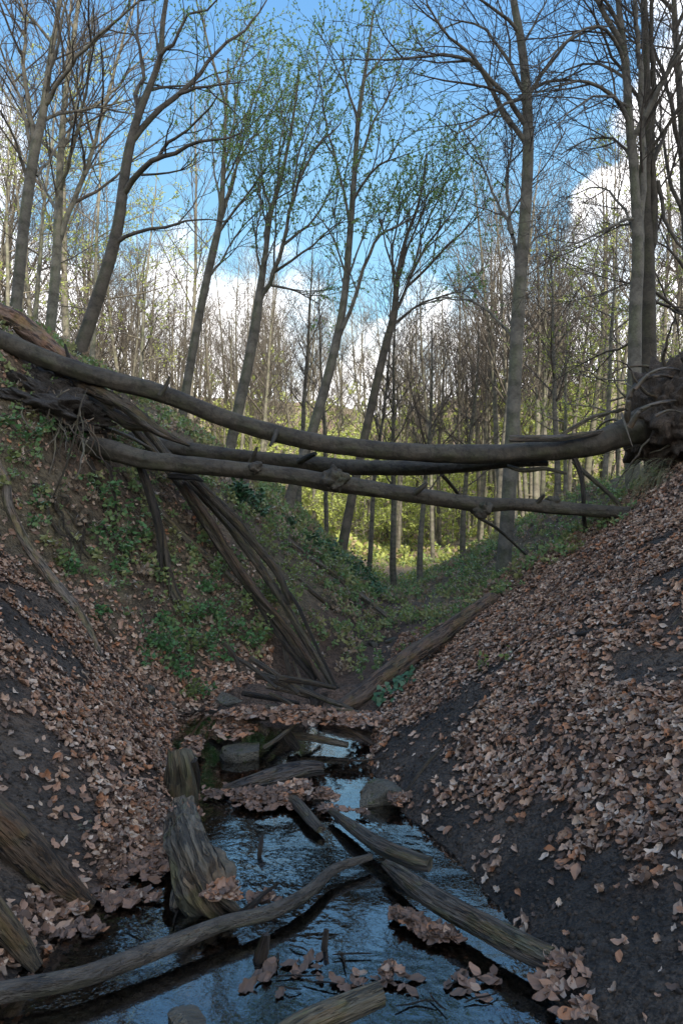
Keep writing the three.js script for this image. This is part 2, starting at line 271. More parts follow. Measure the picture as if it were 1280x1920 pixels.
// ---------------------------------------------------------------- standing trees
const rndDir = r => V(r() * 2 - 1, r() * 2 - 1, r() * 2 - 1).normalize();
function wobble(start, dir, len, n, wob, up, r) { const pts = [start.clone()], d = dir.clone(); for (let k = 0; k < n; k++) { d.addScaledVector(rndDir(r), wob); d.y += up; d.normalize(); pts.push(pts[k].clone().addScaledVector(d, len / n)); } return pts; }
function at(pts, t) { const f = t * (pts.length - 1), i = Math.min(pts.length - 2, Math.floor(f)); return [pts[i].clone().lerp(pts[i + 1], f - i), pts[i + 1].clone().sub(pts[i]).normalize()]; }
const lenOf = pts => { let s = 0; for (let i = 1; i < pts.length; i++) s += pts[i].distanceTo(pts[i - 1]); return s; };
function pushLeaf(gb, pos, dir, size, r) {
  const side = V().crossVectors(dir, rndDir(r)).normalize(), nr = V().crossVectors(side, dir).normalize(), w = size * .34, k = gb.p.length / 3, a = pos, tip = pos.clone().addScaledVector(dir, size), m = pos.clone().addScaledVector(dir, size * .45);
  const l = m.clone().addScaledVector(side, w).addScaledVector(nr, w * .4), q = m.clone().addScaledVector(side, -w).addScaledVector(nr, w * .4);
  for (const v of [a, l, tip, q]) { gb.p.push(v.x, v.y, v.z); gb.n.push(nr.x, nr.y, nr.z); gb.u.push(0, 0); }
  gb.i.push(k, k + 1, k + 2, k, k + 2, k + 3);
}
// side shoots of a shoot, down to twigs
function shoots(tw, lf, pts, r0, lvl, o, r) {
  const L = lenOf(pts), n = Math.max(1, Math.round(L * o.dens[lvl] * (.75 + .5 * r()))), t0 = lvl ? .12 : (o.t0 ?? .2); let az = r() * 6.28;
  for (let k = 0; k < n; k++) {
    const t = t0 + (1 - t0) * (k + r()) / n, [p, T] = at(pts, Math.min(.995, t)); az += 2.4 + (r() - .5) * 1.2;
    const s = V(0, 1, .01).cross(T).normalize(), b = V().crossVectors(T, s), pr = s.multiplyScalar(Math.cos(az)).addScaledVector(b, Math.sin(az) * (o.flat ?? .8)).normalize(), an = o.ang[lvl] * (.75 + .5 * r());
    const dir = T.clone().multiplyScalar(Math.cos(an)).addScaledVector(pr, Math.sin(an)); dir.y += o.lift ?? .12; dir.normalize();
    const len = Math.max(.12, o.len[lvl] * (1 - .5 * t) * (.55 + .8 * r())), rr = Math.max(o.rmin, Math.min(r0 * (1 - .6 * t) * .62, len * .013));
    const q = wobble(p, dir, len, o.low ? (lvl ? 1 : 3) : lvl >= 2 ? 2 : lvl ? 3 : 5, o.wob ?? .16, o.up ?? .03, r);
    pushTube(tw, q, rr, Math.max(o.rmin * .6, rr * .3), o.low ? 3 : lvl === 0 ? 5 : lvl === 1 ? 4 : 3);
    if (lvl < o.dens.length - 1) shoots(tw, lf, q, rr, lvl + 1, o, r);
    if (lf && lvl >= o.dens.length - 2) { const m = Math.round((o.leaves ?? 3) * (.4 + 1.2 * r()) * (lvl === o.dens.length - 1 ? 1 : 1.5)); for (let i = 0; i < m; i++) { const [a, D] = at(q, Math.min(.999, .25 + .75 * r())); pushLeaf(lf, a, D.multiplyScalar(.6).add(rndDir(r)).normalize(), o.leaf * (.7 + .6 * r()), r); } }
  }
}
const NEAR = { leaves: 10, dens: [2.6, 3.2, 4.6], len: [2.1, .95, .42], ang: [.75, .7, .75], rmin: .0036 };
// a tree whose trunk and main limbs follow measured lines; auto = extra limbs along the trunk
function nearTree(name, label, d, trunk, limbs, o = {}) {
  const r = rngOf(o.seed ?? 7), t = thing(name, label, 'tree', o.group), mat = o.mat ?? M.beech, tmat = o.twig ?? M.twig, opt = { ...NEAR, ...o.opt };
  const pts = trunk.map(([x, y, , dd]) => P(x, y, d + (dd ?? 0))), rad = trunk.map(a => a[2] * d / F * (o.k ?? 1));
  if (!o.airy) { const b = pts[0]; const g = H(b.x, -b.z); if (b.y > g - .1) { const dir = pts[1].clone().sub(b).normalize(); const foot = b.clone().addScaledVector(dir, -(b.y - g) / Math.max(.4, dir.y)); foot.y = H(foot.x, -foot.z) - .15; pts.unshift(foot); rad.unshift(rad[0] * 1.25); } }
  part('trunk', logGeo(pts, rad, { sides: 14, step: .16, amp: .035, seed: (o.seed ?? 7) * .37, fx: .6 }), mat, t);
  const lf = o.leaf ? new GB() : null, tw0 = new GB(); let any = 0;
  const addLimb = (lp, lr) => {
    const c = new THREE.CatmullRomCurve3(lp, false, 'centripetal'), n = Math.max(5, Math.round(c.getLength() / .22)), q = c.getPoints(n).map((v, i) => i && i < n ? v.addScaledVector(rndDir(r), .018) : v), gb = new GB();
    pushTube(gb, q, lr, Math.max(.006, lr * .22), 8); const limb = part('limb', gb.geo(), o.limbMat ?? mat, t);
    const tw = new GB(); shoots(tw, lf, q, lr, 0, { ...opt, leaf: o.leafSize ?? .04 }, r); if (tw.i.length) part('twigs', tw.geo(), tmat, limb).userData.kind = 'stuff';
  };
  for (const [lr, lp, drift = 0] of limbs) addLimb(lp.map(([x, y], i) => P(x, y, d + drift * i / (lp.length - 1))), lr * d / F * (o.lk ?? o.k ?? 1));
  const A = o.auto ?? 0, a0 = o.a0 ?? .45;
  for (let k = 0; k < A; k++) {
    const tt = a0 + (1 - a0) * (k + r()) / A, [p, T] = at(pts, Math.min(.99, tt)), az = k * 2.4 + r(), an = (o.aAng ?? .75) * (.8 + .4 * r());
    const dir = T.clone().multiplyScalar(Math.cos(an)).add(V(Math.cos(az), .1, Math.sin(az)).multiplyScalar(Math.sin(an))).normalize(), L = (o.aLen ?? 3) * (1.15 - .6 * tt) * (.7 + .6 * r());
    addLimb(wobble(p, dir, L, 6, .13, o.aUp ?? .06, r), Math.min(rad[1] * .45, L * .014));
  }
  shoots(tw0, lf, pts, rad[rad.length - 1] * 2, 0, { ...opt, t0: a0, dens: [.9, ...opt.dens.slice(1)], leaf: o.leafSize ?? .04 }, r); part('twigs', tw0.geo(), tmat, t).userData.kind = 'stuff';
  if (lf && lf.i.length) { const f = part('foliage', lf.geo(), o.leaf, t); f.userData.kind = 'stuff'; }
  return t;
}
nearTree('beech_tree', 'grey forked beech with many upright stems beside the torn red-brown log', 12.5, [[22, 640, 18], [32, 560, 17], [48, 400, 16], [66, 280, 15], [80, 220, 12], [92, 130, 9], [110, 20, 7], [130, -160, 5], [140, -330, 2]],
  [[9, [[66, 270], [56, 200], [46, 120], [48, 40], [20, -60], [5, -200]]], [7, [[60, 300], [50, 225], [25, 150], [0, 90], [-30, 10]]], [6, [[78, 228], [130, 210], [200, 198], [260, 180]], 1], [8, [[84, 200], [120, 140], [170, 80], [240, 20], [300, -30]], -1], [5, [[70, 330], [100, 290], [125, 250], [150, 200]], 1], [6, [[50, 330], [20, 240], [-20, 180]], -1]], { k: .62, lk: .58, seed: 11, auto: 5, a0: .5, aUp: .1 });
nearTree('beech_tree', 'slim pale beech forking into two long straight stems', 14, [[92, 650, 14], [104, 520, 13], [110, 400, 11], [114, 300, 9], [122, 190, 7], [140, 60, 6], [165, -120, 3]],
  [[9, [[106, 470], [130, 400], [158, 330], [185, 240], [215, 130], [250, 10], [270, -120]]], [5, [[160, 325], [175, 310], [215, 300]], 1], [5, [[116, 290], [140, 220], [150, 130], [175, 20]]], [4, [[110, 400], [70, 330], [40, 300]], 1]], { k: .7, lk: .64, seed: 23, mat: M.beechPale, auto: 6, a0: .45, aUp: .1 });
nearTree('oak_tree', 'dark leaning tree with crooked limbs reaching over the ravine', 11, [[146, 680, 20], [170, 600, 19], [205, 490, 17], [222, 420, 16], [234, 330, 14], [246, 265, 13], [262, 210, 11], [280, 165, 9], [300, 110, 8], [306, 40, 7], [322, -60, 5], [350, -220, 2]],
  [[7, [[215, 458], [250, 438], [300, 428], [340, 418], [370, 412], [420, 416]], -.6], [10, [[232, 365], [262, 325], [290, 300], [330, 285], [370, 268], [410, 262], [450, 250]], -1], [6, [[296, 298], [310, 275], [320, 262], [350, 245], [380, 215], [400, 195], [410, 175]], -1.2], [10, [[250, 262], [285, 220], [330, 180], [365, 150], [400, 105], [440, 70], [470, 45], [500, 0]], .5], [6, [[335, 176], [370, 165], [410, 160], [460, 155]], -.6],
   [6, [[280, 168], [300, 163], [345, 160], [410, 178]], .8], [8, [[258, 215], [256, 175], [270, 140], [262, 100], [258, 50], [262, 0], [255, -100]], .4], [7, [[290, 140], [305, 95], [330, 80], [350, 30], [400, 10], [430, -40]], -.5], [5, [[300, 110], [290, 60], [292, 0]], .4], [4, [[265, 328], [310, 322], [345, 318], [372, 285]], -.4], [5, [[255, 255], [257, 200], [270, 150]], .6]],
  { k: .66, lk: .6, seed: 31, mat: M.beechDark, limbMat: M.beechDark, opt: { dens: [1.9, 2.4, 3.2], len: [1.1, .6, .3], wob: .3 }, leaf: M.springLeaf, leafSize: .03 });
nearTree('young_beech_tree', 'slender leaning beech with steep twiggy stems and sparse green leaves', 13.5, [[330, 880, 11], [345, 760, 10], [378, 570, 9], [400, 470, 8.5], [412, 415, 7], [420, 300, 4.5], [424, 200, 3], [428, 110, 2]],
  [[4, [[412, 420], [440, 330], [460, 240], [490, 150], [505, 90]], .5], [4, [[408, 440], [450, 380], [490, 330], [520, 290]], -.6], [3.5, [[414, 400], [450, 300], [500, 220], [540, 160]], .3], [3, [[412, 380], [400, 300], [395, 220]], .8], [3.5, [[396, 515], [420, 480], [450, 430], [500, 380]], .5], [3, [[420, 310], [440, 220], [450, 130], [470, 80]], -.4], [3, [[418, 350], [460, 270], [520, 230]], .9]],
  { k: .86, lk: .72, seed: 41, opt: { dens: [3.2, 3.8, 5.2], ang: [.5, .6, .7], len: [1.3, .7, .4], lift: .05 }, leaf: M.springLeaf, leafSize: .036, auto: 3, a0: .6, aAng: .5 });
nearTree('young_beech_tree', 'leaning beech splitting into a broom of leafy stems above the middle of the fallen trunks', 12.8, [[412, 930, 13], [440, 800, 12], [466, 680, 11.5], [480, 600, 11], [487, 548, 9], [497, 480, 6], [508, 400, 5], [530, 320, 4], [548, 230, 3], [560, 140, 2]],
  [[7, [[484, 570], [510, 520], [530, 460], [548, 380], [570, 320], [600, 270], [640, 230]], -.6], [5, [[498, 470], [500, 420], [520, 340], [525, 260], [550, 180]], .6], [4, [[530, 460], [580, 420], [620, 360], [660, 320]], .6], [4, [[515, 510], [560, 480], [610, 440], [650, 400]], -1], [4, [[510, 400], [490, 330], [500, 250]], .8], [4, [[508, 535], [550, 545], [600, 570]], .8], [3, [[548, 380], [560, 290], [590, 200], [600, 130]], -.3], [3, [[492, 520], [480, 450], [490, 380], [480, 300]], -.5]],
  { k: .86, lk: .72, seed: 53, opt: { dens: [3.2, 3.8, 5.2], ang: [.5, .62, .7], len: [1.35, .72, .42], lift: .05 }, leaf: M.springLeaf, leafSize: .036 });
nearTree('young_beech_tree', 'tall leaning beech with a side stem and a feathery green top', 12.2, [[524, 1040, 12], [545, 930, 12], [588, 800, 11], [626, 660, 10], [645, 560, 8], [655, 450, 7], [664, 330, 6], [672, 220, 5], [688, 110, 3.5], [700, 20, 2]],
  [[6, [[628, 650], [660, 570], [690, 480], [715, 440], [745, 425], [790, 392]], -.5], [4, [[656, 430], [640, 340], [615, 250], [600, 160], [590, 90]], .5], [4, [[666, 320], [700, 230], [735, 170], [755, 110]], .5], [4, [[672, 240], [650, 150], [640, 80]], -.5], [4, [[660, 380], [700, 320], [735, 290], [760, 230]], -.8], [3, [[680, 150], [720, 100], [740, 50]], .4], [3, [[648, 540], [690, 420], [730, 340]], 1], [3, [[650, 520], [620, 440], [590, 400]], .8]],
  { k: .86, lk: .72, seed: 61, opt: { dens: [3.2, 3.8, 5.2], ang: [.6, .65, .75], len: [1.25, .7, .42] }, leaf: M.springLeaf, leafSize: .036 });
nearTree('young_beech_tree', 'thin dark-stemmed beech with a bushy green crown in the ravine gap', 12.6, [[634, 1068, 12], [660, 930, 10], [690, 790, 9], [722, 650, 8.5], [738, 592, 8], [745, 520, 5], [760, 450, 4], [785, 380, 3], [800, 290, 2]],
  [[5, [[738, 590], [770, 520], [800, 460], [840, 410], [870, 360]], .4], [4, [[742, 560], [735, 480], [750, 400], [790, 330]], .8], [4, [[736, 610], [780, 575], [830, 555], [890, 545]], -.5], [4, [[760, 540], [820, 480], [870, 430], [905, 400]], -.6], [3.5, [[744, 530], [770, 450], [810, 350], [840, 300]], -.5], [3, [[745, 520], [720, 450], [715, 400]], .6], [3, [[770, 520], [800, 420], [850, 320], [870, 290]], .9]],
  { k: .86, lk: .72, seed: 71, mat: M.beechDark, opt: { dens: [3.2, 3.8, 5.2], ang: [.55, .62, .75], len: [1.3, .7, .42] }, leaf: M.springLeaf, leafSize: .036 });
nearTree('beech_tree', 'tall straight bare beech rising from behind the leaf-covered bank', 9.8, [[936, 1130, 17], [945, 1040, 16], [956, 880, 15.5], [964, 720, 14.5], [972, 560, 14], [982, 430, 13], [989, 300, 12], [988, 200, 11], [978, 90, 9], [962, 0, 7.5], [945, -140, 5], [930, -320, 2]],
  [[6, [[968, 500], [957, 430], [930, 380], [905, 310], [860, 235]], .8], [5, [[960, 440], [950, 350], [960, 260], [935, 190]], .8], [7, [[985, 235], [955, 190], [920, 150], [885, 105], [850, 75], [810, 30], [795, -30]], -.8], [6, [[986, 180], [960, 130], [930, 80], [905, 50], [860, 42], [800, 75]], .3], [7, [[983, 265], [945, 215], [900, 130], [860, 107], [800, 105], [740, 112], [690, 110]], -.4], [5, [[982, 265], [950, 215], [905, 140], [880, 120]], .6], [6, [[990, 180], [1030, 120], [1060, 80], [1110, 55], [1150, 50]], -.4], [5, [[986, 175], [1010, 160], [1050, 150], [1100, 155], [1140, 175], [1165, 200]], .4], [5, [[985, 180], [940, 200], [890, 230], [850, 255]], -.7], [3, [[968, 660], [955, 600], [948, 545]], .3], [4, [[975, 490], [1010, 440], [1040, 420]], .6], [5, [[972, 60], [930, 20], [890, -10], [840, -20]], -.6], [4, [[975, 90], [1010, 30], [1040, -30]], .4], [4, [[968, 640], [900, 570], [850, 560], [790, 570]], .9]],
  { k: .87, lk: .72, seed: 83, opt: { dens: [2.8, 4.2, 7.5], len: [1.3, .75, .42], wob: .2 } });
nearTree('beech_tree', 'grey beech forked high up, front stem of the pair over the root plate', 9.6, [[1186, 960, 18], [1185, 850, 17.5], [1188, 700, 16.5], [1191, 560, 15], [1195, 480, 14], [1188, 330, 11], [1180, 240, 10], [1172, 120, 9], [1160, 20, 7], [1150, -120, 5], [1140, -300, 2]],
  [[11, [[1196, 500], [1202, 380], [1204, 240], [1198, 110], [1190, 0], [1182, -150], [1185, -300]]], [6, [[1180, 235], [1150, 185], [1100, 155], [1060, 155], [1000, 178]], -.5], [5, [[1172, 130], [1150, 70], [1120, 50], [1080, 60], [1030, 110], [990, 130]], -.8], [5, [[1166, 60], [1140, 10], [1100, -20], [1040, 10]], -.5], [4, [[1190, 410], [1150, 420], [1090, 450], [1030, 475]], -.5], [4, [[1186, 300], [1150, 260], [1100, 260], [1050, 290]], .6], [4, [[1178, 200], [1130, 180], [1080, 200], [1040, 240]], -1.2], [4, [[1192, 450], [1160, 380], [1120, 350], [1060, 370]], .9], [4, [[1175, 150], [1120, 120], [1060, 130], [1010, 170]], .6]],
  { k: 0.76, seed: 97, opt: { dens: [3.2, 4.6, 7.5], len: [1.3, .75, .45], lift: -.02, up: -.02 }, auto: 4, a0: .55 });
nearTree('beech_tree', 'darker beech forked low, rear stem of the pair over the root plate', 10.2, [[1222, 860, 18], [1216, 760, 17], [1214, 600, 16], [1213, 470, 14], [1209, 380, 11], [1213, 250, 9], [1210, 120, 8], [1206, 0, 7], [1200, -150, 5], [1195, -320, 2]],
  [[10, [[1216, 500], [1226, 400], [1222, 280], [1225, 140], [1218, 40], [1235, -80], [1245, -220]]], [5, [[1232, 340], [1250, 420], [1280, 470], [1320, 500]], -.5], [5, [[1222, 200], [1250, 130], [1275, 60], [1300, 0]], -.5], [5, [[1226, 300], [1255, 230], [1290, 180]], .5], [4, [[1216, 560], [1260, 580], [1300, 600]], .5], [4, [[1214, 620], [1170, 650], [1120, 665], [1030, 720]], .8], [4, [[1218, 450], [1180, 420], [1130, 440]], 1]],
  { k: 0.88, seed: 101, mat: M.fallen, opt: { dens: [2.8, 4, 7], len: [1.2, .7, .42] }, auto: 4, a0: .5 });
nearTree('beech_tree', 'beech with drooping fan branches just beyond the root plate', 11.5, [[1300, 800, 15], [1295, 600, 14], [1285, 400, 12], [1278, 240, 9], [1268, 100, 8], [1260, -50, 5], [1255, -250, 2]],
  [[6, [[1285, 420], [1250, 320], [1235, 240], [1200, 200]]], [5, [[1280, 300], [1255, 200], [1240, 100]]], [5, [[1290, 520], [1255, 470], [1225, 450]]], [5, [[1292, 600], [1240, 560], [1190, 530], [1110, 560]], -.5]], { k: 0.75, seed: 113, mat: M.beechDark, auto: 6, a0: .35 });

// ---- woods behind: a few kinds, many individuals
function protoTree(seed, h, o) {
  const r = rngOf(seed), g = new THREE.Group(), pts = wobble(V(0, -.3, 0), V((r() - .5) * .12, 1, (r() - .5) * .12).normalize(), h, 9, .05, .03, r), tb = new GB(), R = o.R;
  pushTube(tb, pts, pts.map((_, i) => R * (1.12 - .98 * (i / 9))), 0, 8); part('trunk', tb.geo(), o.mat, g);
  const cr = new GB(), lf = o.leaf ? new GB() : null, n = o.n;
  for (let k = 0; k < n; k++) {
    const t = o.t0 + (.97 - o.t0) * (k + r()) / n, [p, T] = at(pts, t), az = k * 2.4 + r(), an = o.an * (.75 + .5 * r()), dir = T.multiplyScalar(Math.cos(an)).add(V(Math.cos(az), 0, Math.sin(az)).multiplyScalar(Math.sin(an))).normalize(), L = o.L * (1.25 - .8 * t) * (.65 + .7 * r()), q = wobble(p, dir, L, 5, .13, o.up ?? .08, r), rr = Math.min(R * .5 * (1.1 - t), L * .014);
    pushTube(cr, q, rr, rr * .25, 4); shoots(cr, lf, q, rr, 0, { dens: o.dens, len: o.len, ang: [.7, .7, .7], rmin: o.rmin, leaf: o.ls, leaves: o.lv, low: 1 }, r);
  }
  part('crown', cr.geo(), o.twig ?? M.twigPale, g); if (lf) part('foliage', lf.geo(), o.leaf, g).userData.kind = 'stuff';
  return g;
}
const bareO = { twig: M.twig, mat: M.beech, R: .135, n: 17, t0: .33, an: .62, L: 4.0, dens: [2.4, 3.4], len: [1.7, .85], rmin: .009 };
const bareP = [protoTree(201, 17, bareO), protoTree(202, 18, { ...bareO, an: .55, t0: .4 }), protoTree(203, 16, { ...bareO, mat: M.beech, twig: M.twig, L: 4.8 }), protoTree(204, 19, { ...bareO, t0: .45, n: 15, R: .12 }), protoTree(205, 15, { ...bareO, mat: M.beech, an: .85, twig: M.twig })];
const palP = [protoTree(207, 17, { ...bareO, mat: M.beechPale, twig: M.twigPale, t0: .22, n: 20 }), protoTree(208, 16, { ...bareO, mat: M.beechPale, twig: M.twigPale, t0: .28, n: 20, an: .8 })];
const budO = { ...bareO, leaf: M.yellowLeaf, ls: .075, lv: 2.2, R: .13, n: 13 };
const budP = [protoTree(211, 14, budO), protoTree(212, 12, { ...budO, t0: .25 })];
const yngO = { mat: M.beechPale, R: .06, n: 13, t0: .12, an: 1.15, L: 2.1, dens: [3.2, 4], len: [.8, .4], rmin: .006, leaf: M.yellowLeaf, ls: .13, lv: 6, up: .01 };
const yngS = protoTree(224, 8, { ...yngO, t0: .2, ls: .05, lv: 7, dens: [3.6, 5] });
const yngP = [protoTree(221, 6.5, yngO), protoTree(222, 5, yngO), protoTree(223, 8, { ...yngO, t0: .2 })];
function plant(proto, name, label, group, x, d, s, r, lean = 0) {
  const o = proto.clone(); tag(o, label, 'tree', group); o.position.set(x, H(x, d), -d); o.rotation.set((r() - .5) * .06, r() * 6.28, lean + (r() - .5) * .06); o.scale.setScalar(s); return top(o, name);
}
{
  const r = rngOf(501);
  // slender stems close behind the ridge, in the gap
  for (const [px, d, s, k, ln, lab] of [[787, 13.5, .52, 2, 0, 'dark thin stem standing clear in the middle of the ravine gap'], [738, 15.5, .6, 0, -.07, 'pale thin leaning stem rising from the V of the ravine'], [690, 17, .6, 3, -.09, 'slender leaning stem just above the ridge of the left slope'], [868, 14, .5, 4, .12, 'thin stem leaning towards the leaf bank behind the lowest trunk'], [610, 18, .6, 3, -.03, 'thin straight stem behind the ridge, between the two leaning beeches'], [1045, 14.5, .55, 0, .02, 'thin stem between the tall bare beech and the broken branches'], [560, 17, .6, 1, -.12, 'slanting thin stem at the foot of the tall leaning beech']])
    plant(bareP[k], 'thin_tree', lab, 'thin stems behind the ridge', d * (px - 640) / F, d, s * .62, r, ln).scale.multiply(V(1.35, 1, 1.35));
  // trunks one can pick out in the gap and along the slopes: [px at eye level, depth, scale, kind, lean]
  for (const [px, d, s, k, ln] of [[590, 24, .9, 3, 0], [606, 26, .85, 1, 0], [621, 23, .8, 3, -.03], [678, 25, .8, 1, -.04], [692, 21, .9, 3, -.1], [716, 28, .9, 0, -.03], [738, 17, .75, 1, -.09], [746, 19, .8, 3, -.06], [768, 30, .95, 1, 0], [812, 20, .95, 0, 0], [820, 21, 1, 3, -.02], [868, 24, 1, 2, .03], [898, 19, .95, 1, .0], [918, 33, 1, 3, 0], [985, 15.5, .7, 0, .02], [1005, 27, 1, 2, 0], [1040, 22, .9, 3, 0], [1060, 30, 1, 0, 0], [1090, 19, .9, 1, 0], [1125, 26, 1, 3, .02], [1145, 33, 1, 2, 0], [1250, 22, 1, 3, 0], [1275, 17, .9, 1, -.03], [550, 22, .8, 3, -.1], [560, 30, .9, 2, -.12], [500, 27, 1, 1, -.04], [465, 33, 1, 4, 0], [440, 22, .9, 3, -.03], [405, 30, 1, 0, 0], [372, 25, .9, 3, -.04], [300, 21, .95, 1, -.05], [270, 27, .95, 4, -.05], [232, 17, .85, 3, -.09], [222, 18, .8, 1, -.06], [190, 22, .9, 2, -.05], [140, 24, 1, 0, -.06], [70, 19, .85, 1, -.04], [8, 21, 1, 3, -.05], [-40, 18, 1, 2, -.05], [1320, 20, 1, 2, 0]])
    { const D = 14 + d * 1.15, [lab, gr] = px < 130 ? ['bare slim tree of the wood behind the torn red-brown log', 'bare trees behind the torn log'] : px < 480 ? ['bare slim tree of the wood above the pole bundle and left slope', 'bare trees above the pole bundle'] : px < 800 ? ['bare slim trunk standing in the sunlit ravine gap under the fallen trunks', 'bare trees in the ravine gap'] : ['bare slim tree behind the thin ends of the fallen trunks', 'bare trees behind the thin ends of the fallen trunks']; plant(bareP[k], 'bare_tree', lab, gr, D * (px - 640) / F, D, s * (.72 + .35 * sstep(200, 520, Math.abs(px - 640))), r, ln * .6).scale.multiply(V(1.35, 1, 1.35)); }
  for (let k = 0, tries = 0; k < 130 && tries < 999; tries++) {
    const d = 44 + 95 * Math.pow(r(), .8), a = (r() - .5) * 1.25, bud = r() < .34; k++;
    plant(bud ? budP[Math.floor(r() * 2)] : bareP[Math.floor(r() * 5)], 'hillside_tree', bud ? 'distant tree in yellow-green bud on the sunlit hillside' : 'distant bare tree on the sunlit wooded hillside', bud ? 'budding trees on the far hillside' : 'bare trees on the far hillside', d * a, d, .75 + .35 * r(), r);
  }
  for (let k = 0; k < 44; k++) {                      // far trees closing the gap over the valley
    const d = 52 + 50 * r(), a = (r() - .5) * .62 + .03;
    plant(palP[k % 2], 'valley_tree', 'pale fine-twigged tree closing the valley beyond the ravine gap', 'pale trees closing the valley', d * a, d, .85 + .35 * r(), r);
  }
  for (let k = 0; k < 120; k++) {                     // denser wood to both sides
    const d = 24 + 30 * r(), sd = r() < .5 ? -1 : 1, a = sd * (.10 + .48 * r());
    plant(bareP[Math.floor(r() * 5)], 'side_tree', sd < 0 ? 'thin bare tree crowding the wood above the left slope' : 'thin bare tree crowding the wood behind the root plate', sd < 0 ? 'thin trees above the left slope' : 'thin trees behind the root plate', d * a, d, .6 + .4 * r(), r);
  }
  for (let k = 0; k < 120; k++) {
    const d = 36 + 50 * r(), a = k % 2 ? (r() - .5) * 1.1 + .08 : (r() - .5) * .5 + .08;
    plant(yngP[Math.floor(r() * 3)], 'young_tree', 'small understorey tree with fresh yellow-green leaves', 'yellow-green young trees of the wood floor', d * a, d, .8 + .6 * r(), r);
  }
  for (let k = 0; k < 22; k++) { const d = 34 + 16 * r(), a = -.09 + .34 * r(); plant(yngP[1], 'young_tree', 'leafy sapling glowing yellow-green in the ravine gap', 'saplings in the ravine gap', d * a, d, .45 + .4 * r(), r); }
  for (const [px, d, s] of [[60, 16, .9], [170, 18, 1], [260, 20, .9], [20, 22, 1.1], [1130, 15, .9], [1240, 14, .8], [1060, 17, .8], [1180, 20, 1]]) plant(yngS, 'young_tree', 'slim young tree with tiny fresh leaves among the near trunks', 'young trees among the near trunks', d * (px - 640) / F, d, s, r);
}

